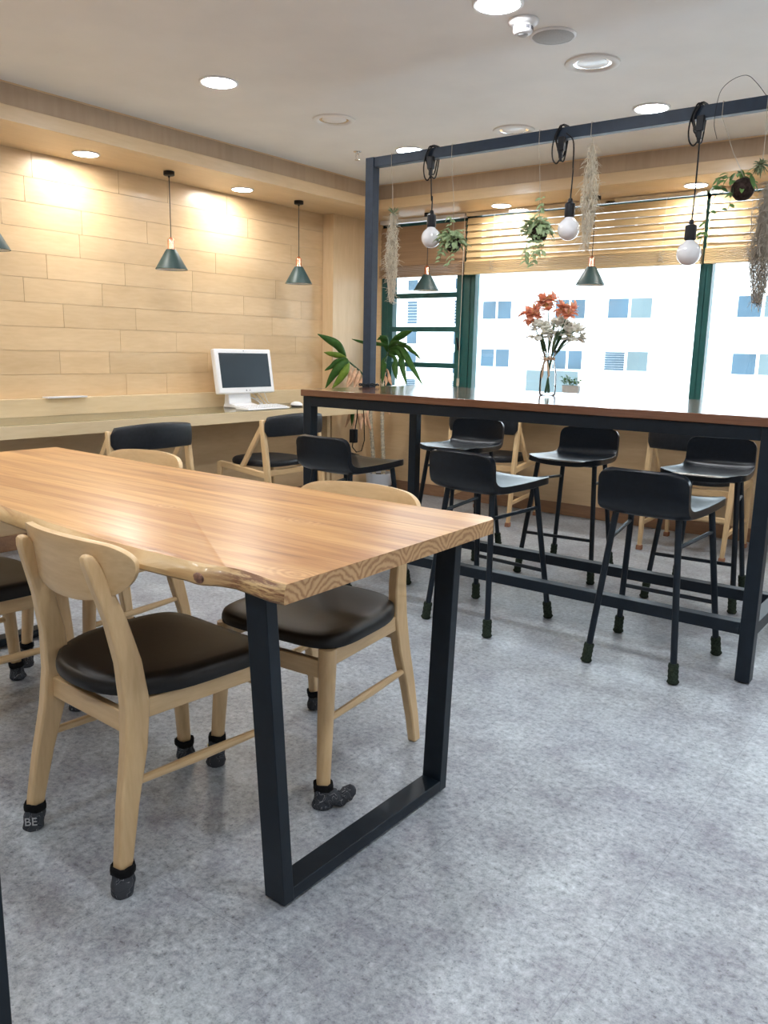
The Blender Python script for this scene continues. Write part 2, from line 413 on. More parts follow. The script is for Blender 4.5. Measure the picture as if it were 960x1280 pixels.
def spline(pts, n=6):
    P0 = [Vector(p) for p in pts]; P0 = [P0[0] * 2 - P0[1]] + P0 + [P0[-1] * 2 - P0[-2]]; o = []
    for i in range(len(P0) - 3):
        a, b, c, d = P0[i:i + 4]
        for k in range(n):
            u = k / n; o.append(.5 * (2 * b + (c - a) * u + (2 * a - 5 * b + 4 * c - d) * u * u + (3 * b - a - 3 * c + d) * u ** 3))
    return o + [P0[-2]]

def obj(name, mb, mat, parent=None, bev=0, smooth=35, solid=0, sub=0, loc=None, solid_off=0):
    me = bpy.data.meshes.new(name)
    me.from_pydata(mb.v, [], mb.f); me.update()
    for m in (mat if isinstance(mat, (list, tuple)) else [mat]): me.materials.append(m)
    me.polygons.foreach_set('material_index', mb.mi)
    bm = bmesh.new(); bm.from_mesh(me); bmesh.ops.remove_doubles(bm, verts=bm.verts, dist=1e-6) if len(mb.v) < 20000 else None
    bmesh.ops.recalc_face_normals(bm, faces=bm.faces); bm.to_mesh(me); bm.free()
    if smooth:
        me.polygons.foreach_set('use_smooth', [True] * len(me.polygons)); me.set_sharp_from_angle(angle=math.radians(smooth))
    o = bpy.data.objects.new(name, me); C.objects.link(o)
    if parent: o.parent = parent
    if loc: o.location = loc
    if solid: md = o.modifiers.new('Solidify', 'SOLIDIFY'); md.thickness = solid; md.offset = solid_off
    if bev:
        md = o.modifiers.new('Bevel', 'BEVEL'); md.width = bev; md.segments = 2; md.limit_method = 'ANGLE'; md.angle_limit = math.radians(40)
    if sub: md = o.modifiers.new('Subsurf', 'SUBSURF'); md.levels = md.render_levels = sub
    return o

def tag(o, label, cat, group=None, kind=None):
    o['label'] = label; o['category'] = cat
    if group: o['group'] = group
    if kind: o['kind'] = kind
    return o

def thing(name, label, cat, loc=(0, 0, 0), rz=0, group=None):
    o = bpy.data.objects.new(name, None); C.objects.link(o); o.empty_display_size = .05
    o.location = loc; o.rotation_euler = (0, 0, math.radians(rz))
    return tag(o, label, cat, group)

def struct(name, mb, mat, bev=0, smooth=35, label=None):
    o = obj(name, mb, mat, None, bev, smooth); o['kind'] = 'structure'
    if label: o['label'] = label
    return o

def copy_tree(o, parent=None):
    c = o.copy(); C.objects.link(c)
    if parent: c.parent = parent
    for ch in list(o.children): copy_tree(ch, c)
    return c

def place(src, loc, rz, label, scale=None):
    c = copy_tree(src); c.location = loc; c.rotation_euler = (0, 0, math.radians(rz)); c['label'] = label
    if scale: c.scale = scale
    return c

def text(name, body, size, mat, parent, mtx, depth=.0006):
    cu = bpy.data.curves.new(name, 'FONT'); cu.body = body; cu.size = size; cu.extrude = depth; cu.align_x = 'CENTER'; cu.align_y = 'CENTER'
    t = bpy.data.objects.new(name, cu); C.objects.link(t)
    dg = bpy.context.evaluated_depsgraph_get()
    me = bpy.data.meshes.new_from_object(t.evaluated_get(dg))
    C.objects.unlink(t); bpy.data.objects.remove(t)
    me.materials.clear(); me.materials.append(mat)
    o = bpy.data.objects.new(name, me); C.objects.link(o); o.parent = parent; o.matrix_local = mtx
    return o

# ------------------------------------------------------------------ room shell
XL, XR, YF, YW, ZC = -4.56, 2.6, -2.6, 5.688, 2.435
SOF = 2.256
struct('floor', MB().box((XL - .1, YF - .1, -.05), (XR + .1, YW + .15, 0)), M['floor'])
struct('ceiling', MB().box((XL - .1, YF - .1, ZC), (XR + .1, YW + .3, ZC + .08)), M['white_paint'])
struct('wall_right', MB().box((XR, YF - .1, 0), (XR + .1, YW + .15, ZC)), M['white_paint'])
struct('wall_rear', MB().box((XL - .1, YF - .1, 0), (XR, YF, ZC)), M['white_paint'])

# left wall: plank courses (real grooves), plywood below the desk
JOINTS = {0: [3.22, 3.59, 4.1], 1: [2.6, 4.3], 2: [3.42, 4.75], 3: [2.93, 3.99], 4: [2.71, 3.24, 3.78, 4.58], 5: [2.56, 3.07, 3.77, 4.25, 4.86], 6: [2.8, 3.31, 4.54],
          7: [3.63, 4.25, 4.8], 8: [2.76, 3.1, 3.9], 9: [3.22, 3.54]}
w = MB(); w.box((XL - .1, YF, 0), (XL - .006, YW, ZC))
tints = [1.0] * 6
rng = random.Random(3)
rh = (SOF - .884) / 10
for r in range(10):
    ys = sorted(JOINTS[r]); y = ys[0]
    while y > YF + .5: y -= rng.uniform(.4, 1.1); ys.insert(0, max(y, YF))
    ys = [YF] + [t for t in ys if t > YF + .05] + [5.13]
    for y0, y1 in zip(ys[:-1], ys[1:]):
        z1 = SOF - r * rh
        w.box((XL - .006, y0 + .001, z1 - rh + .001), (XL, y1 - .001, z1 - .001)); tints += [rng.uniform(.93, 1.05)] * 6
o = struct('wall_left', w, M['birch_wall'])
a = o.data.color_attributes.new('tint', 'FLOAT_COLOR', 'CORNER')
for p in o.data.polygons:
    t = 1.0
    c = p.center
    if c.x > XL - .0065 and .88 < c.z < SOF:
        hsh = math.sin(int((SOF - c.z) / rh) * 12.9 + round(c.y, 1) * 4.1) * 43758.5
        t = .94 + .11 * (hsh - math.floor(hsh))
    for li in p.loop_indices: a.data[li].color = (t, t * .99, t * .98, 1)

# pillar in the corner
struct('wall_corner', MB().box((XL, 5.12, 0), (-4.45, YW, SOF)).box((XL - .001, 5.118, .78), (-4.452, 5.12, SOF)), M['birch_v'])

# window wall: below the sill, jamb, above
SILL, WX0, WX1 = .865, -4.40, 2.0
struct('wall_window', MB().box((XL, YW, 0), (XR, YW + .16, SILL)).box((XL, YW, SILL), (WX0, YW + .16, ZC)).box((WX1, YW, SILL), (XR, YW + .16, ZC)).box((WX0, YW, SOF), (WX1, YW + .16, ZC)), M['birch_x'])
struct('trim_1', MB().box((WX0, YW - .015, SILL - .02), (WX1, YW + .02, SILL + .004)), M['birch_x'], .003)
struct('baseboard_window', MB().box((-4.45, YW - .014, 0), (XR, YW, .092)), M['base_wood'], .003)
struct('baseboard_left', MB().box((XL, YF, 0), (XL + .014, 5.12, .092)), M['base_wood'], .003)

# dropped soffits along the two walls
struct('trim_2', MB().box((XL, YF, SOF), (-4.037, YW, 2.328)), M['birch_y'], .002)
struct('trim_3', MB().box((-4.037, 5.172, SOF), (XR, YW, 2.328)), M['birch_x'], .002)
struct('trim_4', MB().box((XL, YF, 2.328), (-4.05, YW, ZC - .006)).box((-4.05, 5.185, 2.328), (XR, YW, ZC - .006)), M['fascia'])
struct('trim_5', MB().box((XL, YF, ZC - .006), (-4.044, YW, ZC)).box((-4.044, 5.179, ZC - .006), (XR, YW, ZC)), M['birch_v'])

# windows: dark green aluminium frames and panes
FY0, FY1 = 5.70, 5.77
def window(name, x0, x1, bars=(), jamb=.05, inner=None):
    root = bpy.data.objects.new(name, None); C.objects.link(root); root['kind'] = 'structure'
    z0, z1 = SILL, SOF
    fr = MB()
    fr.box((x0, FY0, z0), (x0 + jamb, FY1, z1)); fr.box((x1 - jamb, FY0, z0), (x1, FY1, z1))
    fr.box((x0, FY0, z0), (x1, FY1, z0 + .03)); fr.box((x0, FY0, z1 - .05), (x1, FY1, z1))
    if inner:
        a0, a1 = x0 + jamb, x1 - jamb
        fr.box((a0, FY0 - .012, z0 + .04), (a0 + inner, FY1 - .02, z1 - .05)); fr.box((a1 - inner, FY0 - .012, z0 + .04), (a1, FY1 - .02, z1 - .05))
        for z in bars: fr.box((a0 + inner * .4, FY0 - .014, z - .0205), (a1 - inner * .4, FY0 + .012, z + .0205))
    obj('window_frame', fr, M['green_frame'], root, .003)
    obj('pane', MB().box((x0 + jamb * .6, 5.742, z0 + .03), (x1 - jamb * .6, 5.748, z1 - .04)), M['glass'], root)
    return root
w1 = window('window_1', WX0, -3.515, (1.652, 1.381, 1.09), .07, .055)
obj('handle', MB().box((-3.60, 5.665, 1.215), (-3.585, 5.69, 1.245)).beam((-3.592, 5.668, 1.235), (-3.60, 5.655, 1.315), .012, .012), M['black_plastic'], w1, .002)
window('window_2', -3.515, -1.71, (), .04)
window('window_3', -1.71, .2, (), .04)
window('window_4', .2, WX1, (), .04)

# ------------------------------------------------------------------ wooden blinds
def blind(label, x0, x1, mat, tilt, pitch, closed=False, chain=False):
    b = thing('venetian_blind', label, 'blind', ((x0 + x1) / 2, 5.625, 1.795), 0, 'wooden blinds over the windows')
    hw = (x1 - x0) / 2
    zt = SOF - 1.795
    obj('headrail', MB().box((-hw, -.022, zt - .032), (hw, .026, zt - .003)), M['chrome'] if not closed else M['white_plastic'], b, .002)
    s = MB(); z = .105; k = 0
    while z < zt - .05:
        t = math.radians(tilt); dy, dz = .025 * math.cos(t), .025 * math.sin(t)
        # slat with a slight crown
        n = Vector((0, math.sin(t), -math.cos(t))) * .0028
        pr = [(-dy, -dz), (-dy * .4, -dz * .4), (dy * .4, dz * .4), (dy, dz)]
        L = []
        for i, (py, pz) in enumerate(pr):
            L.append((py, pz + z))
        for xx in ((-hw, hw),):
            lp = []
            for x in xx:
                lp.append([(x, p[0], p[1]) for p in L] + [(x, p[0] + n.y, p[1] - n.z) for p in reversed(L)])
            s.loft(lp)
        z += pitch; k += 1
    obj('slats', s, mat, b)
    st = MB()
    for i in range(9): st.box((-hw, -.025, .014 + i * .0095), (hw, .025, .0205 + i * .0095))
    obj('slat_stack', st, mat, b, .001)
    obj('bottom_rail', MB().box((-hw, -.026, 0), (hw, .026, .0125)), mat, b, .002)
    for fx in ((-.72, .72) if hw > .5 else (-.55,)):
        c = MB(); x = fx * hw
        c.tube([(x, -.028, zt - .03), (x, -.03, .2), (x, -.03, .11)], .0013, 5)
        # gathered spare cord
        rg = random.Random(int(x * 1000))
        pts = [(x + rg.uniform(-.022, .022), -.032 - rg.random() * .006, .10 - .085 * i / 22 + rg.uniform(-.012, .012)) for i in range(22)]
        c.tube(pts, .0013, 4)
        obj('lift_cord', c, M['string'], b)
    if chain:
        c = MB(); c.tube([(hw + .006, -.03, zt - .03), (hw + .004, -.032, -.25), (hw, -.032, -.95)], .0022, 5); c.box((hw - .008, -.04, -.86), (hw + .008, -.026, -.80))
        obj('tilt_cord', c, M['string'], b)
    return b
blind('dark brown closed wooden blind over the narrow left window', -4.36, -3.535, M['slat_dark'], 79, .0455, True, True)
blind('wide tan wooden blind over the middle window, behind the vase', -3.52, -1.722, M['slat'], 74, .0485)
blind('tan wooden blind over the window right of the green mullion', -1.70, .18, M['slat'], 74, .0485)

# ------------------------------------------------------------------ outside
BY = 16.0
bl = thing('apartment_building', 'white apartment block across the street with blue windows, behind the wide panes', 'building', (-6.5, BY, -5))
wl = MB().box((-3.4, 0, 0), (12, 6, 18))
obj('wall', wl, M['concrete'], bl)
def facade_window(root, bx, x0, x1, z0, z1, split=True, pale=False, louvre=False):
    fr = MB().box((x0 - bx - .05, -.05, z0 + 5 - .05), (x1 - bx + .05, .02, z1 + 5 + .05))
    f = obj('window', fr, M['facade_frame'], root, .01)
    xm = (x0 + x1) / 2
    ps = [(x0, xm - .03), (xm + .03, x1)] if split else [(x0, x1)]
    for i, (p0, p1) in enumerate(ps):
        pm = MB()
        if louvre and i == 0:
            n = 8
            for k in range(n):
                zz = z0 + 5 + (z1 - z0) * k / n
                pm.box((p0 - bx, -.075, zz), (p1 - bx, -.055, zz + (z1 - z0) / n * .72))
        else: pm.box((p0 - bx, -.07, z0 + 5), (p1 - bx, -.05, z1 + 5))
        obj('pane', pm, M['facade_glass_pale'] if (pale and i == len(ps) - 1) else M['facade_glass'], f)
for r, dz in enumerate((0, -1.02, 1.62, -2.6)):
    for (x0, x1, pale) in ((-9.49, -8.8, 0), (-7.75, -7.11, 0), (-6.61, -5.74, 1), (-4.16, -3.3, 1), (-2.0, -1.2, 0), (.2, 1.0, 0), (2.3, 3.1, 0)):
        facade_window(bl, -6.5, x0, x1, 1.93 + dz, 2.30 + dz, True, bool(pale), louvre=(r == 1 and x0 == -6.61))
bal = MB().box((-8.2 + 6.5, -.35, 5.30), (-7.05 + 6.5, -.31, 5.86))
obj('balcony_screen', bal, M['facade_glass_pale'], bl)
b2 = thing('apartment_building', 'white tower with two slim columns of blue windows behind the barred left window', 'building', (-11.5, BY + .3, -5))
obj('wall', MB().box((-5, 0, 0), (1.45, 6, 18)), M['concrete'], b2)
for x0, x1 in ((-11.75, -11.48), (-10.42, -10.12)):
    for z0, z1 in ((2.62, 2.85), (1.85, 2.38), (1.38, 1.66), (.72, 1.2), (.2, .55), (3.1, 3.5)):
        facade_window(b2, -11.5, x0, x1, z0, z1, False, louvre=(z0 in (1.85, .2)))

# ------------------------------------------------------------------ long wall desk and window desk
DZ, DX = .782, -4.08
d = thing('wall_desk', 'long pale birch desk along the plank wall with a raised back ledge', 'desk', (-4.32, 2.0, 0))
obj('desktop', MB().box((-.24, -4.55, .708), (.24, 3.117, .777)), M['birch_desk'], d, .002)
obj('glass_sheet', MB().box((-.19, -4.5, .777), (.238, 3.11, .782)), M['desk_glass'], d)
obj('back_ledge', MB().box((-.24, -4.55, .777), (-.19, 3.117, .884)), M['birch_desk'], d, .002)
obj('support_panel', MB().box((-.235, -1.6, 0), (.1, -1.56, .708)), M['birch_desk'], d, .002)
obj('support_panel', MB().box((-.235, 3.07, .0), (-.14, 3.11, .708)), M['birch_desk'], d, .002)
wd = thing('window_desk', 'birch desk running under the windows behind the tall bar table', 'desk', (-1.0, 5.44, 0))
obj('desktop', MB().box((-2.95, -.2, .742), (3.4, .232, .782)), M['birch_desk_x'], wd, .002)
for x in (-2.0, .9, 3.3):
    obj('bracket', MB().box((x - .02, -.05, .60), (x + .02, .232, .742)), M['birch_desk_x'], wd, .002)

# ------------------------------------------------------------------ live-edge dining table
T = thing('dining_table', 'orange-brown wooden slab table with a wavy live edge on black U-shaped legs', 'table', (-2.2, 1.52, 0))
near = [(-1.023, 1.051), (-1.06, 1.052), (-1.10, 1.059), (-1.165, 1.067), (-1.20, 1.062), (-1.237, 1.052), (-1.305, 1.042), (-1.431, 1.037), (-1.609, 1.039), (-1.836, 1.055), (-2.105, 1.085), (-2.4, 1.10), (-2.8, 1.09), (-3.195, 1.12)]
far = [(-3.195, 1.897), (-2.459, 1.866), (-1.9, 1.859), (-1.543, 1.858), (-1.25, 1.866), (-1.11, 1.878), (-1.06, 1.872), (-1.042, 1.850)]
# a closed outline, extruded; the near side bulges outward below the top
out = []
for i in range(len(near) - 1):
    a_, b_ = Vector(near[i]), Vector(near[i + 1])
    for k in range(6): out.append(((a_ + (b_ - a_) * k / 6), 'n'))
out.append((Vector(near[-1]), 'n'))
for p in far: out.append((Vector(p), 'f'))
ZT = .77
tb = MB()
def lay(z, bulge, shrink):
    L = []
    for p, s in out:
        x, y = p
        if s == 'n':
            wv = .5 + .5 * mnoise.noise(Vector((x * 2.3, 3.1, 0)))
            kn = math.exp(-((x + 1.245) / .03) ** 2) * .010 if bulge > 0 else 0
            ed = 1 if x < -1.06 else .4 + .6 * max(0, (-1.023 - x) / .037)
            y = y - bulge * (.45 + .8 * wv) * ed - kn + shrink
        else:
            if y > 1.86: y = y - shrink + bulge * .2
        L.append((x + 2.2, y - 1.52, z))
    return L
layers = [lay(ZT, 0, .002), lay(ZT - .003, .002, 0), lay(ZT - .012, .013, 0), lay(ZT - .024, .021, 0), lay(ZT - .034, .021, 0), lay(ZT - .039, .014, 0)]
n = len(out)
v = [p for l in layers for p in l]
f, mi = [], []
for i in range(len(layers) - 1):
    for j in range(n):
        k = (j + 1) % n
        f.append((i * n + j, i * n + k, (i + 1) * n + k, (i + 1) * n + j))
        sj, sk = out[j][1], out[k][1]
        end = (sj == 'f' and sk == 'n') or (sj == 'n' and sk == 'f') or (sj == 'f' and out[j][0].x > -1.065 and out[k][0].x > -1.065)
        mi.append(2 if end else (1 if sj == 'n' else 1))
tb.v = v; tb.f = f; tb.mi = mi
tb.f.append(tuple(range(n))); tb.mi.append(0)
tb.f.append(tuple((len(layers) - 1) * n + j for j in reversed(range(n)))); tb.mi.append(0)
top = obj('tabletop', tb, [M['slab'], M['live_edge'], M['endgrain']], T, 0, 30)
# object coordinates of the top are used by the grain: keep world-like values
top.data.transform(Matrix.Translation((-2.2, 1.52, 0))); top.location = (2.2, -1.52, 0)
knot = MB().ball((-1.245 + 2.2, 1.0285 - 1.52, .7455), .0135, 16, 10, (1.2, .42, .85))
obj('knot', knot, plain('dark knot', (.20, .095, .06), .5, 0, 0, .6, 120), T)
def u_leg(xs, m):
    l = MB(); hx = .03
    b0, b1, t0, t1, tz = 1.130 - 1.52, 1.770 - 1.52, 1.080 - 1.52, 1.806 - 1.52, .7305
    wv = .031
    zb = .008
    def sec(y0, y1, z): return [(xs - hx, y0, z), (xs + hx, y0, z), (xs + hx, y1, z), (xs - hx, y1, z)]
    l.loft([sec(b0, b0 + wv, zb), sec(t0, t0 + wv, tz)]); l.loft([sec(b1 - wv, b1, zb), sec(t1 - wv, t1, tz)])
    l.box((xs - hx + .0006, b0 + wv * .6, zb + .0004), (xs + hx - .0006, b1 - wv * .6, zb + wv)); l.box((xs - hx + .0006, t0 + .02, tz - .004), (xs + hx - .0006, t1 - .02, tz - .0004))
    o = obj('leg_frame', l, M['black_metal'], T, .0025)
    for y in (b0 + .04, b1 - .04): obj('foot_pad', MB().lathe([(.001, 0), (.018, 0), (.019, .004), (.015, zb + .001), (.001, zb + .001)], (xs, y, 0), 16), M['rubber'], o)
u_leg(-1.138 + 2.2, 0); u_leg(-3.10 + 2.2, 1)

# black leg of a neighbouring table, at the left edge of the picture
N = thing('side_table', 'neighbouring table of which only one black metal leg enters at the lower left corner', 'table', (-1.55, .20, 0))
obj('tabletop', MB().box((-.45, -.37, .705), (.39, .345, .745)), M['slab'], N, .004)
for x in (.348, -.40):
    l = MB(); l.box((x, .318, .01), (x + .05, .348, .7045)); l.box((x, -.33, .01), (x + .05, -.30, .7045)); l.box((x, -.30, .01), (x + .05, .318, .04)); l.box((x, -.30, .695), (x + .05, .318, .7045))
    o = obj('leg_frame', l, M['black_metal'], N, .002)
    for y in (-.29, .30): obj('foot_pad', MB().lathe([(.001, 0), (.018, 0), (.019, .004), (.015, .0105), (.001, .0105)], (x + .025, y, 0), 16), M['rubber'], o)

# ------------------------------------------------------------------ dining chairs
def sock_mb(c, r0=.026, h=.075, seed=0, slump=0.0, lean=(0, 0)):
    rg = random.Random(seed); L = []
    m = MB(); ns = 9; seg = 16
    for i in range(ns + 1):
        t = i / ns; z = t * h
        r = r0 * (1.0 + .10 * math.sin(t * 9 + seed) * (1 - t * .4) + (.22 * (1 - t) ** 3) + .05 * t)
        if i == 0: r *= .82
        L.append([(c[0] + lean[0] * z + math.cos(2 * PI * k / seg) * r * (1 + .05 * math.sin(3 * k + seed + 5 * t)), c[1] + lean[1] * z + math.sin(2 * PI * k / seg) * r * (1 + .06 * math.cos(2 * k + seed + 6 * t)), z + (0 if i == 0 else .002 * math.sin(k * 1.3 + seed))) for k in range(seg)])
    m.loft(L); return m, L

def add_sock(leg, c, seed, h=.075, lean=(0, 0), r0=.0235, band=None):
    m, L = sock_mb(c, r0, h, seed, 0, lean)
    s = obj('sock', m, M['sock'], leg, 0, 60)
    top = L[-1]; bandm = MB()
    cx, cy = c[0] + lean[0] * h, c[1] + lean[1] * h
    def sc(k, z): return [(cx + (p[0] - cx) * k, cy + (p[1] - cy) * k, p[2] + z) for p in top]
    bandm.loft([sc(.98, -.013), sc(1.07, -.010), sc(1.10, .001), sc(1.04, .008), sc(.94, .009), sc(.80, .004)])
    o = obj('sock', bandm, M['sock_band'], leg, 0, 60)
    if band:
        obj('rubber_band', MB().tube([(c[0] + lean[0] * .055 + math.cos(t * PI / 10) * r0 * 1.1, c[1] + lean[1] * .055 + math.sin(t * PI / 10) * r0 * 1.1, .056 + .004 * math.sin(t * .6)) for t in range(21)], .0017, 5), M['yellow_band'], leg)
    return s

REAR = [(0, -.235, .197, .034, .028), (.08, -.226, .192, .038, .029), (.2, -.205, .184, .047, .03), (.32, -.178, .175, .057, .032), (.42, -.166, .168, .062, .033), (.52, -.174, .160, .056, .031), (.62, -.196, .151, .047, .03),
        (.70, -.222, .142, .041, .028), (.745, -.238, .137, .034, .027), (.762, -.243, .135, .026, .025), (.770, -.245, .134, .012, .018)]
def dining_chair(label, loc, rz, socks=(1, 1, 1, 1), seed=0, band=(), floppy=False):
    """socks: rear left, rear right, front left, front right (as the sitter sees them)"""
    t = thing('dining_chair', label, 'chair', loc, rz, 'oak dining chairs at the slab table')
    # legs
    idx = 0
    for sx in (-1, 1):
        l = MB(); l.loft([[(sx * x - tx / 2, y - ty / 2, z), (sx * x + tx / 2, y - ty / 2, z), (sx * x + tx / 2, y + ty / 2, z), (sx * x - tx / 2, y + ty / 2, z)] for z, y, x, ty, tx in REAR])
        o = obj('leg', l, M['oak'], t, .005, 40)
        if socks[idx]: add_sock(o, (sx * .197, -.235), seed + idx, .062, (-.06 * sx, .1), band=(idx in band))
        idx += 1
    for sx in (-1, 1):
        l = MB(); prs = []
        for z, y, x, r in ((0, .235, .197, .0155), (.12, .226, .194, .0175), (.25, .215, .19, .0195), (.36, .205, .186, .021), (.432, .199, .183, .022)):
            prs.append([(sx * x + r * a, y + r * b, z) for a, b in ((-1, -.55), (-.55, -1), (.55, -1), (1, -.55), (1, .55), (.55, 1), (-.55, 1), (-1, .55))])
        l.loft(prs)
        o = obj('leg', l, M['oak'], t, 0, 50)
        if socks[idx]:
            s = add_sock(o, (sx * .197, .235), seed + idx, .085 if idx in band else .06, (-.02 * sx, -.06), band=(idx in band))
            if floppy and sx == -1:
                fl = MB(); pts = []
                for k in range(9):
                    a = k / 8; pts.append((sx * .197 - .066 * a - .004, .232 - .046 * a, .024 + .028 * a ** 3 + .004 * math.sin(a * 9)))
                fl.tube(spline(pts, 2), [.024 - .006 * (i / 16) + .002 * math.sin(i * 1.7) - (.012 if i == 16 else .004 if i == 15 else 0) for i in range(17)], 12)
                obj('sock', fl, M['sock'], o, 0, 60)
        idx += 1
    # rails and stretchers
    for sx in (-1, 1):
        obj('side_rail', MB().beam((sx * .168, -.15, .405), (sx * .185, .205, .405), .022, .046), M['oak_y'], t, .003)
        obj('stretcher', MB().tube([(sx * .183, -.195, .245), (sx * .187, .0, .24), (sx * .19, .215, .235)], [.009, .0125, .009], 10), M['oak_y'], t)
    obj('back_rail', MB().beam((-.17, -.172, .372), (.17, -.172, .372), .02, .052), M['oak_x'], t, .003)
    obj('front_rail', MB().beam((-.183, .203, .372), (.183, .203, .372), .02, .05), M['oak_x'], t, .003)
    # seat: upholstered pad, rounder at the back
    s = MB(); seg = 48
    def ring(k, z, fz=0):
        L = []
        for j in range(seg):
            a_ = 2 * PI * j / seg; c_, s_ = math.cos(a_), math.sin(a_)
            nn = 5.0 if s_ > 0 else 2.5
            x = .225 * math.copysign(abs(c_) ** (2 / nn), c_); y = .225 * math.copysign(abs(s_) ** (2 / nn), s_)
            x *= 1 - .05 * (1 - y / .225)
            dish = .010 * (x * k / .225) ** 2 - .004 * (y * k / .225)
            L.append((x * k, .008 + y * k, z + fz * dish * 1.2))
        return L
    s.loft([ring(.965, .431), ring(.993, .4335), ring(1.0, .440), ring(.998, .451, .4), ring(.98, .460, .8), ring(.94, .4645, 1), ring(.82, .4675, 1), ring(.6, .469, 1), ring(.35, .469, 1), ring(.12, .469, 1)])
    obj('seat', s, M['leather'], t, 0, 50)
    # crest: curved plywood plate, flat top and bowl-shaped lower edge
    def crest(u, v_):
        q = 2 * u - 1; x = .222 * math.sin(q * PI / 2)
        e = abs(x) / .222
        zt = .797 - .012 * e ** 2 - .030 * (1 - math.sqrt(max(0, 1 - max(0, (e - .68) / .32) ** 2)))
        zb = .650 + .101 * (1 - math.sqrt(max(0, 1 - e ** 2.3)))
        z = zb + (zt - zb) * v_
        y = -.228 + 1.1 * x * x - (z - .70) * .14
        return (x, y, z)
    obj('backrest', MB().grid(crest, 40, 8), M['oak_x'], t, .003, 50, .015)
    return t

ca = dining_chair('oak dining chair with black seat, nearest the camera, its curved back facing out', (-1.615, 1.185, 0), -2, (1, 1, 1, 1), 3)
# printed letters on the nearest chair's rear left sock
leg = [c for c in ca.children if c.name.startswith('leg')][0]
text('print', 'BE', .03, M['sock_ink'], leg, Matrix.Translation((-.1735, -.2525, .030)) @ Matrix.Rotation(math.radians(48), 4, 'Z') @ Matrix.Rotation(PI / 2, 4, 'X'))
dining_chair('oak dining chair across the slab table end, one leg without a sock', (-1.532, 1.712, 0), 184, (0, 1, 1, 1), 11, band=(3,), floppy=True)
dining_chair('oak dining chair half cut by the left edge, same side as the nearest chair', (-2.55, 1.185, 0), -1, (1, 1, 1, 1), 23)
dining_chair('oak dining chair at the far side of the slab table, below the wall desk chair', (-2.64, 1.745, 0), 181.5, (1, 1, 1, 1), 31, band=(3,))

# ------------------------------------------------------------------ bar table
BX0, BX1, BYF, BYB, UZ = -2.905, -.637, 3.114, 4.112, .963
B = thing('bar_table', 'tall bar table with glossy dark brown top on a black steel frame', 'table', (-1.77, 3.613, 0))
ox, oy = 1.77, -3.613
def bb(x0, y0, z0, x1, y1, z1): return MB().box((x0 + ox, y0 + oy, z0), (x1 + ox, y1 + oy, z1))
obj('tabletop', bb(BX0 - .008, BYF - .012, UZ, BX1 + .008, BYB + .012, UZ + .034), M['walnut'], B, .003)
tw = .053
for x in (BX0, BX1 - tw):
    for y in (BYF, BYB - tw):
        o = obj('leg', bb(x, y, .006, x + tw, y + tw, UZ - .0005), M['black_metal'], B, .002)
        obj('foot_pad', MB().lathe([(.001, 0), (.02, 0), (.02, .006), (.001, .007)], (x + tw / 2 + ox, y + tw / 2 + oy, 0), 16), M['rubber'], o)
for y in (BYF, BYB - tw): obj('apron', bb(BX0 + tw, y + .001, UZ - .051, BX1 - tw, y + tw - .001, UZ - .0006), M['black_metal'], B, .002)
for x in (BX0, BX1 - tw): obj('apron', bb(x + .001, BYF + tw, UZ - .051, x + tw - .001, BYB - tw, UZ - .0006), M['black_metal'], B, .002)
obj('footrest', bb(BX0 + tw, BYF + .001, .187, BX1 - tw, BYF + .052, .234), M['black_metal'], B, .002)
obj('footrest', bb(BX0 + tw, 3.575, .187, BX1 - tw, 3.625, .234), M['black_metal'], B, .002)
for x in (BX0, BX1 - tw): obj('side_beam', bb(x + .001, BYF + tw, .187, x + tw - .001, BYB - tw, .234), M['black_metal'], B, .002)
BZ = UZ + .034

# rail frame standing on the bar table
RY = 3.625; PZ = 2.205
F = thing('hanging_rack', 'dark steel post and rail frame standing on the bar table, carrying bulbs and plants', 'frame', (BX0 + .026, RY, BZ))
fx = BX1 - BX0 - .053
obj('post', MB().box((-.0265, -.027, 0), (.0265, .027, PZ - BZ)), M['rail_metal'], F, .002)
obj('post', MB().box((fx - .0265, -.027, 0), (fx + .0265, .027, PZ - BZ)), M['rail_metal'], F, .002)
obj('rail', MB().box((.0265, -.020, PZ - BZ - .05), (fx - .0265, .020, PZ - BZ)), M['rail_metal'], F, .002)
RB = PZ - .05   # rail underside
# cable around the foot of the post
cb = MB(); pts = []
for k in range(60):
    a_ = k / 59 * 2 * PI * 1.7 + 2
    pts.append((BX0 + .026 + math.cos(a_) * (.05 + .01 * math.sin(k)), RY + math.sin(a_) * .05, BZ + .005 + .003 * (k % 3) + (k / 59) * .012))
pts = [(-2.975 + .07, 3.60, BZ + .004)] + pts
cb.tube(pts, .0035, 6)
cable = tag(obj('cable', cb, M['black_plastic'], None), 'black cable looped around the foot of the steel post on the bar table', 'cable')

# charger hanging under the bar's left end
hc = MB(); hx_, hy_ = -2.815, 3.45
hc.tube([(hx_, hy_, UZ - .001), (hx_ - .004, hy_, .84), (hx_ - .02, hy_, .755)], .003, 6)
hc.tube([(hx_ + .03, hy_, UZ - .001), (hx_ + .045, hy_, .84), (hx_ + .05, hy_, .72), (hx_ + .03, hy_, .66), (hx_ - .005, hy_, .65), (hx_ - .035, hy_, .675), (hx_ - .03, hy_, .71)], .0028, 6)
hcr = thing('power_adapter', 'black power adapter dangling on its cord under the bar, before the plant', 'adapter', (0, 0, 0))
obj('cord', hc, M['black_plastic'], hcr)
obj('adapter_body', MB().box((hx_ - .045, hy_ - .016, .70), (hx_ - .008, hy_ + .016, .775)), M['black_plastic'], hcr, .004)

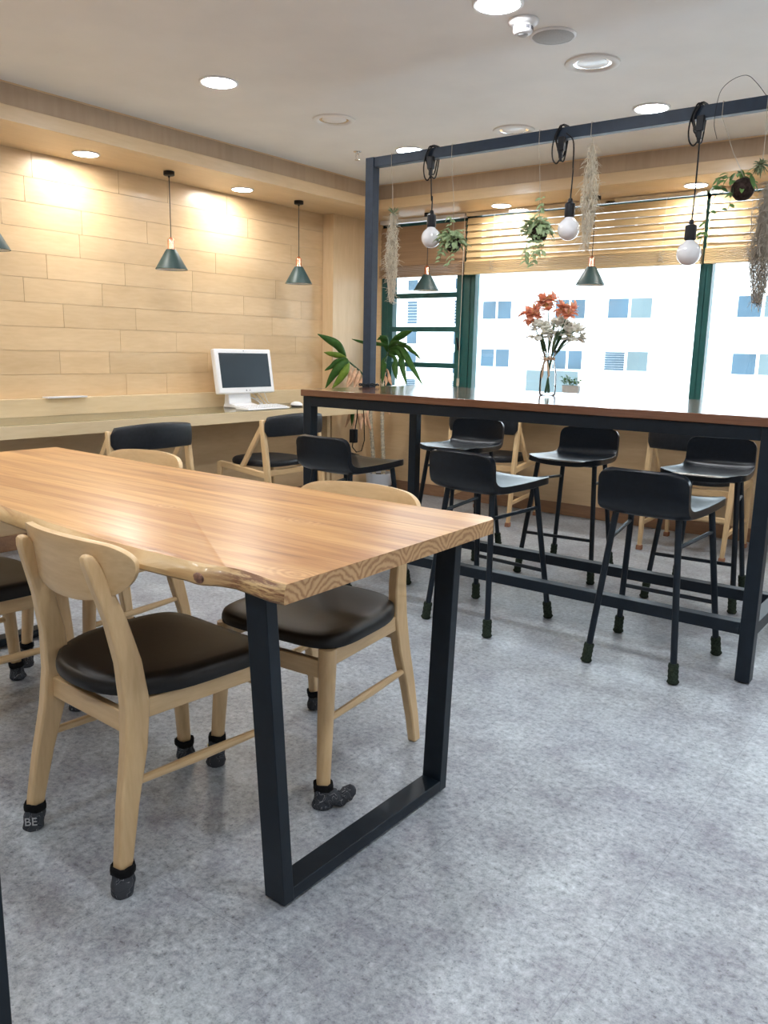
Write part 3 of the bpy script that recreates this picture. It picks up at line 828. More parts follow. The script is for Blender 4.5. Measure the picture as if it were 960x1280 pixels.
# ------------------------------------------------------------------ bar stools
def rounded_w(w, d, L, r):
    e = min(d, L - d)
    return w if e >= r else w - (r - math.sqrt(max(0, r * r - (r - e) ** 2)))
def bar_stool():
    t = thing('bar_stool', '', 'stool', (0, 0, 0), 0, 'black leather bar stools at the bar table')
    prof = [(.205, .648, .190), (.19, .656, .198), (.14, .656, .2), (.06, .650, .197), (-.03, .645, .19), (-.10, .642, .182), (-.15, .642, .177), (-.182, .650, .174), (-.198, .668, .172), (-.206, .695, .1715), (-.213, .735, .171), (-.220, .770, .170), (-.224, .790, .1695)]
    ds = [0]
    for p, q in zip(prof[:-1], prof[1:]): ds.append(ds[-1] + math.hypot(p[0] - q[0], p[1] - q[1]))
    L = ds[-1]
    def P(d):
        for i in range(len(ds) - 1):
            if d <= ds[i + 1] + 1e-9:
                k = (d - ds[i]) / (ds[i + 1] - ds[i]); return [a + (b - a) * k for a, b in zip(prof[i], prof[i + 1])]
        return prof[-1]
    nu, nv = 16, 36
    dd = []
    for j in range(nv + 1):
        k = j / nv; dd.append(L * (.5 - .5 * math.cos(PI * k)) * .5 + L * k * .5)
    m = MB()
    def fn(u, v_):
        d = dd[round(v_ * nv)]; y, z, w_ = P(d); w_ = rounded_w(w_, max(d, .0005), L, .045 if d > L / 2 else .06)
        q = 2 * u - 1; x = w_ * math.sin(q * PI / 2) * .5 + w_ * q * .5
        back = max(0, min(1, (z - .65) / .08)) if y < -.15 else 0
        y += .012 * q * q * back; z += .006 * q ** 4 * (1 - back) - .008 * (1 - q * q) * (1 - back)
        return (x, y, z)
    secs = []
    for j in range(nv + 1):
        inner = [Vector(fn(i / nu, j / nv)) for i in range(nu + 1)]
        d = dd[j]; p0, p1 = P(max(0, d - .01)), P(min(L, d + .01))
        tg = Vector((0, p1[0] - p0[0], p1[1] - p0[1])).normalized(); nrm = Vector((0, tg.z, -tg.y))
        if nrm.z > 0 or (abs(nrm.z) < .3 and nrm.y > 0): nrm = -nrm
        th = .030 if tg.z < .8 else .026
        outer = [p + nrm * th for p in inner]
        secs.append(inner + outer[::-1])
    m.loft(secs)
    obj('seat_shell', m, M['stool_leather'], t, .007, 60)
    legs = {}
    for sx in (-1, 1):
        for nm, tp, ft in (('r', (sx * .12, -.15, .618), (sx * .173, -.2155, 0)), ('f', (sx * .158, .125, .622), (sx * .21, .2125, 0))):
            o = obj('leg', MB().tube([tp, [tp[i] + (ft[i] - tp[i]) * .5 for i in range(3)], ft], .0128, 12), M['black_metal'], t)
            legs[(nm, sx)] = (Vector(tp), Vector(ft))
            d = (Vector(tp) - Vector(ft)); sm = []; rr = []
            for k in range(9):
                q = k / 8 * .078; sm.append(Vector(ft) + d * (q / .62) + Vector((0, 0, .001 if k == 0 else 0))); rr.append((.0205 if k % 2 else .0185) + (.003 if k in (1,) else 0) - (.002 if k == 0 else 0))
            obj('sock', MB().tube(sm, rr, 12), M['green_sock'], o, 0, 70)
    def on(leg, z):
        a_, b_ = legs[leg]; return a_ + (b_ - a_) * ((a_.z - z) / a_.z)
    obj('footrest', MB().tube([on(('f', -1), .228), on(('f', 1), .228)], .0088, 10), M['black_metal'], t)
    for sx in (-1, 1): obj('stretcher', MB().tube([on(('r', sx), .505), on(('f', sx), .525)], .008, 10), M['black_metal'], t)
    fr = MB()
    a1, a2, b1, b2 = legs[('r', -1)][0], legs[('r', 1)][0], legs[('f', 1)][0], legs[('f', -1)][0]
    for p, q in ((a1, a2), (a2, b1), (b1, b2), (b2, a1)): fr.tube([p, q], .0105, 10)
    obj('seat_frame', fr, M['black_metal'], t)
    return t
st = bar_stool()
st.location = (-1.035, 3.155, 0); st.rotation_euler = (0, 0, math.radians(0)); st['label'] = 'black bar stool on the near side of the bar, closest to its right front leg'
place(st, (-1.802, 3.155, 0), -6, 'black bar stool on the bar near side, middle one, behind the slab table corner')
place(st, (-2.605, 3.155, 0), -2, 'black bar stool on the near side of the bar, at its left front leg')
place(st, (-2.615, 4.215, 0), 188, 'black bar stool on the window side of the bar, leftmost of that row', (1, 1.1, 1))
place(st, (-1.882, 4.215, 0), 185.5, 'black bar stool on the window side of the bar, middle of that row', (1, 1.1, 1))
place(st, (-1.152, 4.205, 0), 184, 'black bar stool on the window side of the bar, rightmost of that row', (1, 1.1, 1))

# ------------------------------------------------------------------ A-frame desk chairs
def desk_chair():
    t = thing('desk_chair', '', 'chair', (0, 0, 0), 0, 'A-frame wooden desk chairs with black pads')
    for sx in (-1, 1):
        l = MB()
        st_ = [((sx * .25, -.262, 0), .0115, .015), ((sx * .254, -.242, .2), .013, .019), ((sx * .257, -.218, .42), .014, .022), ((sx * .258, -.19, .64), .014, .02), ((sx * .258, -.178, .735), .013, .017), ((sx * .258, -.175, .75), .010, .012)]
        l.bars(st_); o = obj('leg', l, M['oak'], t, .005, 40)
        obj('foot_cap', MB().bars([((sx * .25, -.262, 0), .0165, .0195), ((sx * .251, -.26, .03), .0165, .0195)]), M['brown_cap'], o, .004)
        l = MB(); l.bars([((sx * .25, .25, 0), .0115, .014), ((sx * .25, .243, .25), .013, .018), ((sx * .25, .237, .40), .014, .022), ((sx * .25, .232, .445), .014, .02)])
        o = obj('leg', l, M['oak'], t, .005, 40)
        obj('foot_cap', MB().bars([((sx * .25, .25, 0), .0165, .019), ((sx * .25, .249, .03), .0165, .019)]), M['brown_cap'], o, .004)
        obj('side_rail', MB().beam((sx * .256, -.222, .392), (sx * .25, .235, .432), .026, .042), M['oak_y'], t, .006)
        obj('strut', MB().beam((sx * .257, -.182, .715), (sx * .252, .02, .425), .024, .034), M['oak'], t, .005)
        obj('stretcher', MB().beam((sx * .257, -.24, .165), (sx * .25, .243, .185), .018, .026), M['oak_y'], t, .004)
    obj('cross_rail', MB().beam((-.252, -.16, .395), (.252, -.16, .395), .024, .04), M['oak_x'], t, .004)
    obj('cross_rail', MB().beam((-.245, .19, .41), (.245, .19, .41), .024, .04), M['oak_x'], t, .004)
    obj('back_stretcher', MB().beam((-.255, -.238, .25), (.255, -.238, .25), .016, .03), M['oak_x'], t, .004)
    s = MB(); seg = 40
    def ring(k, z):
        L = []
        for j in range(seg):
            a_ = 2 * PI * j / seg; c_, s_ = math.cos(a_), math.sin(a_); nn = 2.8
            L.append((.222 * k * math.copysign(abs(c_) ** (2 / nn), c_), .03 + .222 * k * math.copysign(abs(s_) ** (2 / nn), s_), z))
        return L
    s.loft([ring(.93, .432), ring(.99, .436), ring(1, .45), ring(.98, .465), ring(.93, .474), ring(.7, .48), ring(.3, .482), ring(.02, .482)])
    obj('seat', s, M['pad_leather'], t, 0, 50)
    m = MB()
    secs = []
    for i in range(25):
        q = i / 24 * 2 - 1; x = .268 * q
        e = abs(q); hz = .072 * (1 - .12 * e ** 2) * (1 if e < .9 else math.sqrt(max(.03, 1 - ((e - .9) / .1) ** 2 * .8)))
        hy = .021 * (1 if e < .93 else math.sqrt(max(.05, 1 - ((e - .93) / .07) ** 2)))
        cy = -.268 + .056 * q * q; cz = .705 + .012 * (1 - e ** 2)
        secs.append([(x, cy + hy * math.copysign(abs(math.cos(a)) ** .6, math.cos(a)), cz + hz * math.copysign(abs(math.sin(a)) ** .6, math.sin(a)) ) for a in [2 * PI * k / 20 for k in range(20)]])
    m.loft(secs); obj('backrest', m, M['pad_leather'], t, 0, 60)
    return t
dc = desk_chair()
dc.location = (-3.955, 2.80, 0); dc.rotation_euler = (0, 0, math.radians(90)); dc['label'] = 'A-frame wooden chair with black back pad at the wall desk, left, behind the slab table'
place(dc, (-3.955, 3.925, 0), 90, 'A-frame wooden chair with black pads at the wall desk, in front of the white computer')
place(dc, (-2.975, 5.24, 0), 5, 'A-frame wooden chair at the window desk, seen behind the leftmost far stool')
place(dc, (-1.495, 5.235, 0), 0, 'A-frame wooden chair at the window desk, seen behind the rightmost far stool')

# ------------------------------------------------------------------ computer on the wall desk
PCX, PCY = -4.36, 4.09
pc = thing('desktop_computer', 'white all-in-one computer with a dark blank screen on the wall desk', 'computer', (PCX, PCY, DZ))
def tilt(mb, ang, piv):
    c_, s_ = math.cos(ang), math.sin(ang)
    mb.v = [(piv[0] + (x - piv[0]) * c_ - (z - piv[2]) * s_, y, piv[2] + (x - piv[0]) * s_ + (z - piv[2]) * c_) for x, y, z in mb.v]; return mb
tl = math.radians(9)
pv = (0, 0, .1)
W2, H0, H1 = .270, .098, .412
obj('casing', tilt(MB().box((-.035, -W2, H0), (.008, W2, H1)), tl, pv), M['white_plastic'], pc, .010)
obj('screen', tilt(MB().box((.005, -W2 + .034, H0 + .042), (.0092, W2 - .034, H1 - .03)), tl, pv), M['screen'], pc)
lg = tilt(MB().lathe([(.001, 0), (.0055, 0), (.0055, .0012), (.001, .0012)], (.0082, -.012, H0 + .021), 16, 0, False, 'x'), tl, pv)
obj('logo', lg, M['ink'], pc)
text('logo', 'LG', .015, M['ink'], pc, Matrix.Translation((0.0215, .006, .121)) @ Matrix.Rotation(-tl, 4, 'Y') @ Matrix.Rotation(PI / 2, 4, 'Z') @ Matrix.Rotation(PI / 2, 4, 'X'))
obj('webcam', tilt(MB().lathe([(.001, 0), (.004, 0), (.004, .001), (.001, .001)], (.008, 0, H1 - .014), 12, 0, False, 'x'), tl, pv), M['ink'], pc)
base = MB()
def bl_(y0, y1): return None
prof = [(.085, 0), (.085, .012), (-.02, .03), (-.045, .16), (-.06, .16), (-.075, .03), (-.09, 0)]
base.loft([[(x, -.155, z) for x, z in prof], [(x, .06, z) for x, z in prof]])
obj('stand', base, M['white_plastic'], pc, .006)
cbm = MB()
for k in range(3):
    cbm.tube([(-.105, .03 + .03 * k, .10 - .02 * k), (-.06, .12 + .02 * k, .05), (-.02, .17 - .015 * k, .012), (-.05, .2 + .05 * k, .006), (-.1, .24 + .03 * k, .02), (-.128, .17 + .06 * k, .09)], .003, 6)
tag(obj('cable', cbm, M['cord_white'], None, loc=(PCX, PCY, DZ)), 'tangle of white cords on the desk behind the white computer', 'cable')
kb = thing('keyboard', 'white keyboard on the wall desk in front of the computer', 'keyboard', (-4.17, 4.06, DZ), 0)
obj('case', MB().loft([[(.065, -.2, 0), (.065, .2, 0), (-.065, .2, 0), (-.065, -.2, 0)], [(.063, -.2, .010), (.063, .2, .010), (-.065, .2, .022), (-.065, -.2, .022)]]), M['white_plastic'], kb, .003)
ky = MB()
for r in range(5):
    for c_ in range(15):
        x = .05 - r * .0235; z = .0115 + (r * .0235 + .013) / .128 * .012
        ky.box((x - .0185, -.19 + c_ * .0255, z), (x, -.19 + c_ * .0255 + .0215, z + .004))
obj('keys', ky, M['white_plastic'], kb)
ms = thing('computer_mouse', 'white and dark mouse on the wall desk beside the keyboard', 'mouse', (-4.19, 4.42, DZ))
mb_ = MB().ball((0, 0, .011), .032, 20, 12, (1.7, 1, .85)); mb_.v = [(x, y, max(z, .011)) for x, y, z in mb_.v]
obj('shell', mb_, M['white_plastic'], ms)
mb_ = MB().ball((0, 0, .011), .033, 20, 12, (1.65, 1.02, .5)); mb_.v = [(x, y, min(max(z, 0), .0115)) for x, y, z in mb_.v]
obj('base', mb_, M['ink'], ms)
pp_ = thing('notebook', 'white thin notebook lying on the back ledge of the wall desk', 'notebook', (-4.515, 2.755, .884))
obj('pages', MB().box((-.03, -.13, 0), (.03, .13, .007)), M['paper'], pp_, .001)
obj('cover', MB().box((-.031, -.131, .007), (.031, .131, .0085)), M['white_plastic'], pp_)

# ------------------------------------------------------------------ pendant lamps
def pendant(label, x, y):
    t = thing('pendant_lamp', label, 'lamp', (x, y, SOF), 0, 'green cone pendant lamps')
    obj('canopy', MB().lathe([(.001, 0), (.033, 0), (.034, -.004), (.034, -.022), (.03, -.025), (.006, -.026), (.006, -.036), (.001, -.036)], (0, 0, 0), 24), M['black_plastic'], t, 0, 40)
    obj('cord', MB().tube([(0, 0, -.03), (0.001, 0, -.2), (0, .001, -.395)], .0026, 8), M['black_plastic'], t)
    obj('lamp_holder', MB().lathe([(.001, -.388), (.008, -.389), (.012, -.396), (.019, -.402), (.021, -.408), (.021, -.452), (.024, -.458), (.024, -.466), (.001, -.466)], (0, 0, 0), 24), M['copper'], t, 0, 40)
    sh = obj('lamp_shade', MB().lathe([(.001, -.458), (.03, -.462), (.04, -.478), (.098, -.58), (.0985, -.583)], (0, 0, 0), 40), [M['shade_green']], t, 0, 40, .002)
    obj('shade_lining', MB().lathe([(.02, -.466), (.036, -.482), (.0955, -.581)], (0, 0, 0), 40), M['white_paint'], sh, 0, 40)
    obj('bulb', MB().ball((0, 0, -.525), .028, 16, 10), M['bulb_glass'], t)
    return t
pl = pendant('green cone pendant hanging between the bright wall spots left of the computer', -4.31, 3.41)
place(pl, (-4.31, 4.57, SOF), 0, 'green cone pendant hanging above the white computer near the corner')
place(pl, (-4.31, 2.25, SOF), 0, 'green cone pendant half out of view at the left edge')
place(pl, (-3.796, 5.49, SOF), 0, 'green cone pendant before the narrow dark blind on the left')
place(pl, (-2.417, 5.48, SOF), 0, 'green cone pendant before the wide tan blind, right of the flowers')

# ------------------------------------------------------------------ globe bulbs on the rail
def globe(label, x, zc, seed, px=0.0):
    t = thing('globe_lamp', label, 'lamp', (x, RY, 0), 0, 'globe bulbs on the steel rail')
    rg = random.Random(seed); c = MB()
    for k in range(3):   # spare cord wound over the rail
        xo = px - .016 + k * .009 + rg.uniform(-.003, .003); q = .024 + .003 * k; lo = RB - .03 - .018 * k
        c.tube(spline([(xo, -q, lo), (xo - .010 - .004 * k, -q - .004, RB + .005), (xo + .002, -q, PZ - .004), (xo + .010, -q * .85, PZ + .009), (xo + .013, 0, PZ + .012), (xo + .016, q * .85, PZ + .009), (xo + .014, q, PZ - .004), (xo + .010, q, RB), (xo + .008, .006, lo - .02), (xo + .002, -q * .8, lo - .018), (xo, -q, lo)]), .0033, 7)
    c.tube(spline([(px - .012, -.03, PZ - .006), (px - .026, -.034, RB + .01), (px - .034, -.034, RB - .04), (px - .028, -.034, RB - .085), (px - .010, -.034, RB - .105), (px + .008, -.036, RB - .09)]), .0033, 7)
    if px: c.tube(spline([(px + .03, -.030, RB + .02), (.012, -.032, RB - .02), (.012, -.02, RB - .12), (.006, -.004, zc + .25), (0, 0, zc + .13)]), .0033, 7)
    else: c.tube(spline([(.012, -.036, RB - .08), (.014, -.034, RB - .11), (.010, -.02, RB - .2), (.004, -.005, zc + .2), (0, 0, zc + .13)]), .0033, 7)
    pl_ = MB().box((px + .0, -.054, RB - .055), (px + .030, -.030, RB + .004)).box((px + .006, -.050, RB - .085), (px + .022, -.034, RB - .055)); pl_.tube([(px + .014, -.042, RB - .10), (px + .014, -.042, RB - .08)], .006, 8)
    obj('plug', pl_, M['black_plastic'], t, .004)
    obj('cord', c, M['black_plastic'], t)
    obj('lamp_holder', MB().lathe([(.001, zc + .135), (.008, zc + .134), (.012, zc + .118), (.022, zc + .112), (.0235, zc + .105), (.0235, zc + .056), (.02, zc + .052), (.001, zc + .052)], (0, 0, 0), 24), M['black_plastic'], t, 0, 40)
    prof = [(.0005, -.05)] + [(.05 * math.sin(a), -.05 * math.cos(a)) for a in [PI * k / 16 for k in range(1, 14)]] + [(.0175, .052), (.016, .062)]
    obj('bulb', MB().lathe([(r, z + zc) for r, z in prof], (0, 0, 0), 28), M['bulb_glass'], t, 0, 60)
globe('white globe bulb hanging nearest the steel post, beside the hoya ball', -2.487, 1.775, 1)
globe('white globe bulb hanging in the middle of the rail above the flowers', -1.722, 1.765, 2, -.055)
globe('white globe bulb hanging lowest, on the right before the green mullion', -1.166, 1.63, 3)

# ------------------------------------------------------------------ hanging plants
def leaf_fan(m, p, d, ln, wd, nrm=None, droop=.2, seg=4):
    """a pointed oval leaf from p along d"""
    d = Vector(d).normalized(); n_ = Vector(nrm) if nrm else Vector((0, 0, 1)); s_ = d.cross(n_)
    s_ = s_.normalized() if s_.length > .05 else Vector((1, 0, 0)); up = s_.cross(d)
    rows = []
    for i in range(seg + 1):
        t = i / seg; w_ = wd * math.sin(PI * (t * .92 + .06)) ** .8
        c = Vector(p) + d * ln * t + Vector((0, 0, -droop * ln * t * t))
        rows += [c - s_ * w_ + up * w_ * .25, c, c + s_ * w_ + up * w_ * .25]
    f_ = []
    for i in range(seg): f_ += [(i * 3, i * 3 + 1, i * 3 + 4, i * 3 + 3), (i * 3 + 1, i * 3 + 2, i * 3 + 5, i * 3 + 4)]
    m.add(rows, f_)

def hoya_ball(label, x, zb, seed, dense, trail, string_x=None, side=0, leafmat='hoya', rb=.04, lp=.8):
    t = thing('hanging_plant', label, 'plant', (x, RY, 0), 0, 'leafy plants hung from the steel rail')
    rg = random.Random(seed)
    pot = MB().ball((.012, 0, zb), rb, 16, 10); pot.v = [(a + .003 * mnoise.noise(Vector((a * 60, b * 60, c * 60))), b, c + .003 * mnoise.noise(Vector((a * 50, c * 50, 4)))) for a, b, c in pot.v]
    obj('coir_ball', pot, M['coir'], t)
    sx = 0 if string_x is None else string_x
    obj('string', MB().tube([(.012, 0, zb + rb), (.012 + (sx - .012) * .5, 0, (zb + RB) / 2), (sx, -.0235, RB - .005), (sx, -.0235, PZ + .003), (sx, 0, PZ + .004), (sx, .0235, PZ + .003), (sx, .0235, PZ - .02)], .0012, 5), M['string'], t)
    fo = MB(); vn = MB()
    for i in range(dense):
        a_ = rg.uniform(0, 2 * PI); el = rg.uniform(-.2, 1.3); r = rb * rg.uniform(.95, 1.5)
        p = Vector((side * .025 + math.cos(a_) * math.cos(el) * r * 1.15, math.sin(a_) * math.cos(el) * r, zb + .012 + math.sin(el) * r * 1.05))
        leaf_fan(fo, p, (math.cos(a_) + side * .5, math.sin(a_), rg.uniform(-.9, .6)), rg.uniform(.026, .044), rg.uniform(.008, .0125), (rg.uniform(-.4, .4), rg.uniform(-.6, 0), 1), rg.uniform(.1, .6))
    for (tx, ty, ln, up) in trail:
        p = Vector((tx * .6, ty * .6 - .02, zb + (.03 if up else 0.0))); pts = [p.copy()]
        nst = int(ln / .02)
        for k in range(nst):
            a_ = k / nst
            p = p + Vector(((tx * .35 * (1 - a_)) * .35 + rg.uniform(-.006, .006), rg.uniform(-.005, .003), .02 if up else (-.021 if a_ > .12 else .002)))
            pts.append(p.copy())
            for q in (0, 1):
                if rg.random() < lp:
                    sgn = 1 if q else -1
                    leaf_fan(fo, p, (sgn * rg.uniform(.4, 1), rg.uniform(-.8, .3), rg.uniform(-.6, .35)), rg.uniform(.022, .036), rg.uniform(.006, .0105), (rg.uniform(-.3, .3), -.8, .7), .3)
        vn.tube(pts, .0011, 4)
    obj('leaves', fo, M[leafmat], t, 0, 80, .0006)
    if vn.v: obj('vines', vn, M['stem'], t)
    return t
hoya_ball('hoya with pale leaves in a brown coir ball, beside the bulb nearest the post', -2.362, 1.735, 5, 115, [(-.03, -.02, .11, 0), (.02, -.03, .12, 0), (-.05, 0, .06, 0), (0.0, 0, .10, 1), (.06, 0, .06, 0)], 0)
hoya_ball('bushy pale hoya ball hanging above the left side of the flowers', -1.885, 1.755, 8, 135, [(-.03, -.02, .15, 0), (.03, -.03, .10, 0), (-.01, -.02, .17, 0), (.05, -.02, .10, 0), (.03, 0, .12, 1)], 0)
hoya_ball('dark coir ball with few green leaves and one long thin vine, at the right', -.985, 1.868, 12, 34, [(-.075, -.02, .27, 0), (-.03, -.02, .10, 0)], -.09, -1, 'hoya_dark', .045, .32)
# bent wire above the rail
wr = MB().tube(spline([(-1.085, RY - .03, RB - .09), (-1.10, RY - .034, RB - .03), (-1.095, RY - .034, PZ), (-1.085, RY - .02, PZ + .05), (-1.05, RY, PZ + .085), (-1.0, RY, PZ + .09), (-.96, RY, PZ + .055), (-.92, RY, PZ + .0035)]), .0012, 5)
tag(obj('wire', wr, M['black_plastic']), 'thin bent wire arching above the steel rail at the right', 'wire')

def air_plant(label, x, z0, z1, width, seed, n, mat, top_string=True, tuft=None):
    t = thing('air_plant', label, 'plant', (x, RY, 0), 0, 'stringy air plants hung from the steel rail')
    rg = random.Random(seed); m = MB()
    Ln = z0 - z1
    for i in range(n):
        start = z0 - rg.random() ** 1.5 * Ln * .62; ln = min(start - z1, rg.uniform(.35, .75) * Ln)
        fr = (z0 - start) / Ln
        rad = width * (.15 + .85 * min(1, fr * 3.2 + .1)) * rg.random() ** .6
        a_ = rg.uniform(0, 2 * PI)
        p = Vector((math.cos(a_) * rad * .6, math.sin(a_) * rad * .6, start)); pts = [p.copy()]
        k = max(5, int(ln / .016)); ph = rg.uniform(0, 6)
        for j in range(k):
            u = j / k
            tgt = width * (1 - .75 * max(0, ((z0 - p.z) / Ln - .45) / .55))
            p = p + Vector((rg.uniform(-.010, .010) + .007 * math.sin(ph + j * 1.5), rg.uniform(-.010, .010) + .007 * math.cos(ph * 2 + j * 1.3), -ln / k))
            rr = math.hypot(p.x, p.y)
            if rr > tgt: p.x *= tgt / rr; p.y *= tgt / rr
            pts.append(p.copy())
        m.tube(pts, [.0013] * len(pts), 3, 0, False)
        for b_ in range(7):
            q = pts[rg.randrange(len(pts))]; dv = Vector((rg.uniform(-1, 1), rg.uniform(-1, 1), rg.uniform(-1, .6))) * .034
            m.tube([q, q + dv * .6, q + dv + Vector((0, 0, -.006))], .0009, 3, 0, False)
    s_ = obj('strands', m, M[mat], t, 0, 80)
    if top_string:
        obj('string', MB().tube([(0, 0, z0 - .06), (.002, -.012, (z0 + RB) / 2), (0, -.0235, RB - .005), (0, -.0235, PZ + .003), (0, 0, PZ + .004), (0, .0235, PZ + .003), (0, .0235, PZ - .02)], .0014, 5), M['string'], t)
    if tuft:
        fo = MB()
        for i in range(34):
            a_ = rg.uniform(0, 2 * PI); leaf_fan(fo, (0, 0, z0 - .015), (math.cos(a_), math.sin(a_), rg.uniform(.0, 2)), rg.uniform(.03, .06), .003, None, .2)
        obj('tuft', fo, M['moss_green'], t, 0, 80, .0008)
    return t
air_plant('wispy beige air plant with a green tuft, hanging right beside the steel post', -2.735, 1.925, 1.46, .040, 21, 62, 'moss', True, True)
air_plant('long pale air plant hanging straight from the rail in the middle', -1.632, 2.125, 1.67, .040, 22, 66, 'moss')
air_plant('grey brown air plant hanging at the right edge of the picture', -.875, 1.89, 1.42, .062, 23, 130, 'moss_dark')
tf = thing('air_plant', 'small grey green air plant clump above the right-edge air plant', 'plant', (-.905, RY - .04, 1.945), 0, 'stringy air plants hung from the steel rail')
fo = MB(); rg = random.Random(5)
for i in range(120):
    a_ = rg.uniform(0, 2 * PI); el = rg.uniform(-1.4, 1.4)
    leaf_fan(fo, (0, 0, 0), (math.cos(a_) * math.cos(el), math.sin(a_) * math.cos(el), math.sin(el)), rg.uniform(.02, .042), .003, None, .3)
obj('leaves', fo, M['moss_green'], tf, 0, 80, .0008)
obj('string', MB().tube([(0, .02, 0), (.004, .012, .1), (0, .008, RB - 1.945), (0, .01, PZ - 1.945), (0, .04, PZ + .003 - 1.945)], .0014, 5), M['string'], tf)

# ------------------------------------------------------------------ vase and flowers
VX, VY = -1.85, 3.765
VS = thing('vase', 'clear glass vase tied with jute twine on the bar table', 'vase', (VX, VY, BZ))
vp = [(.001, .002), (.036, .002), (.040, .008), (.041, .06), (.039, .11), (.030, .15), (.024, .178), (.025, .19), (.033, .215), (.036, .222)]
obj('glass_body', MB().lathe(vp, (0, 0, 0), 36), M['vase_glass'], VS, 0, 60, .003)
tw_ = MB()
for k in range(3): tw_.tube([(math.cos(t * PI / 12) * .0275, math.sin(t * PI / 12) * .0275, .176 + k * .004) for t in range(25)], .0024, 5)
for sgn in (-1, 1):
    tw_.tube([(0, -.028, .18), (sgn * .02, -.033, .192), (sgn * .034, -.034, .186), (sgn * .022, -.034, .176), (0, -.03, .179)], .003, 6)
    tw_.tube([(0, -.029, .178), (sgn * .010, -.036, .155), (sgn * .018 + .006, -.04, .10), (sgn * .014, -.042, .085)], [.003, .004, .005, .002], 5)
obj('twine_bow', tw_, M['twine'], VS)
RV = Vector((.796, .605, 0)); FV = Vector((-.605, .796, 0))
def petal(m, p, d, ln, wd, cup=.35, seg=5):
    d = Vector(d).normalized(); a_ = Vector((0, 0, 1)) if abs(d.z) < .9 else Vector((1, 0, 0))
    s_ = d.cross(a_).normalized(); up = s_.cross(d)
    rows = []
    for i in range(seg + 1):
        t = i / seg; w_ = wd * math.sin(PI * (.1 + .86 * t)) ** .7
        c = Vector(p) + d * ln * t + up * ln * cup * t * t
        rows += [c - s_ * w_ + up * w_ * .3, c, c + s_ * w_ + up * w_ * .3]
    f_ = []
    for i in range(seg): f_ += [(i * 3, i * 3 + 1, i * 3 + 4, i * 3 + 3), (i * 3 + 1, i * 3 + 2, i * 3 + 5, i * 3 + 4)]
    m.add(rows, f_)
def flower(label, cat_group, off, z, dep, mat, kind, seed, leaves):
    """root at the vase's base; the head stands at off along the picture's right, dep behind"""
    t = thing('cut_flower', label, 'flower', (VX, VY, BZ), 0, cat_group)
    rg = random.Random(seed); hd = RV * off + FV * dep; hz = z - BZ
    nk = Vector((hd.x * .12, hd.y * .12, .18)); ft = Vector((-hd.x * .12, -hd.y * .12, .012))
    obj('stem', MB().tube([ft, nk, Vector((hd.x * .6, hd.y * .6, .18 + (hz - .18) * .55)), Vector((hd.x, hd.y, hz - .015))], .0027, 6), M['stem'], t)
    m = MB(); ey = MB()
    if kind == 'lily':
        for c in range(7):
            a_ = rg.uniform(0, 2 * PI) if c else 0; rr = 0 if c == 0 else .030
            cp = Vector((hd.x + math.cos(a_ + c * 1.5) * rr, hd.y + math.sin(a_ + c * 1.5) * rr, hz + rg.uniform(-.03, .03)))
            ax = Vector((rg.uniform(-.8, .8), -rg.uniform(.1, 1), rg.uniform(-.1, .9))).normalized()
            q = ax.to_track_quat('Z', 'Y')
            for k in range(6):
                b_ = k * PI / 3 + (.2 if k % 2 else 0)
                petal(m, cp, q @ Vector((math.cos(b_), math.sin(b_), .75)), rg.uniform(.038, .05), .0185, -.2)
            for k in range(3): ey.tube([cp, cp + q @ Vector((.006 * math.cos(k * 2), .006 * math.sin(k * 2), .022)), cp + q @ Vector((.012 * math.cos(k * 2), .012 * math.sin(k * 2), .036))], .0012, 4)
    else:
        for k in range(66):
            u = rg.uniform(-.55, 1); a_ = rg.uniform(0, 2 * PI); s_ = math.sqrt(max(0, 1 - u * u))
            dv = Vector((s_ * math.cos(a_), s_ * math.sin(a_), u)); R_ = .036
            petal(m, Vector((hd.x, hd.y, hz)) + dv * R_ * Vector((1, 1, .8)).length / 1.62, dv + Vector((rg.uniform(-.4, .4), rg.uniform(-.4, .4), rg.uniform(-.5, .3))), rg.uniform(.030, .040), .0175, rg.uniform(-.15, .3))
        for k in range(8): ey.ball((hd.x + rg.uniform(-.03, .03), hd.y - .02 + rg.uniform(-.02, .01), hz + rg.uniform(-.02, .04)), .003, 6, 4)
    obj('blossom', m, mat, t, 0, 80, .0007); obj('stamen', ey, M['petal_eye'], t)
    if leaves:
        lf = MB()
        for (s_, dz, ln) in leaves:
            b_ = Vector((hd.x * .3, hd.y * .3, .21)); leaf_fan(lf, b_, RV * s_ + Vector((0, 0, dz)), ln, .017, (-RV.y, -.9, .3), .12, 6)
        obj('leaf', lf, M['stem'], t, 0, 80, .0008)
flower('coral flower stem on the left in the vase', 'coral flowers in the vase', -.105, 1.385, -.01, M['coral'], 'lily', 1, [(-.1, 1, .12)])
flower('coral flower stem standing tallest in the middle of the vase', 'coral flowers in the vase', -.018, 1.43, .01, M['coral'], 'lily', 2, [(.15, 1, .17)])
flower('coral flower stem on the right in the vase', 'coral flowers in the vase', .075, 1.405, .0, M['coral'], 'lily', 3, [(.35, 1, .18)])
flower('big cream white flower head on the left, low in front of the vase mouth', 'cream flowers in the vase', -.06, 1.30, -.05, M['cream'], 'mum', 4, [(-.3, 1, .11)])
flower('cream white flower head on the right edge of the bunch', 'cream flowers in the vase', .112, 1.295, .0, M['cream'], 'mum', 5, [(.6, .9, .15)])
flower('cream white flower head between the coral flowers, at the back', 'cream flowers in the vase', .055, 1.325, .06, M['cream'], 'mum', 6, [(.2, 1, .14)])

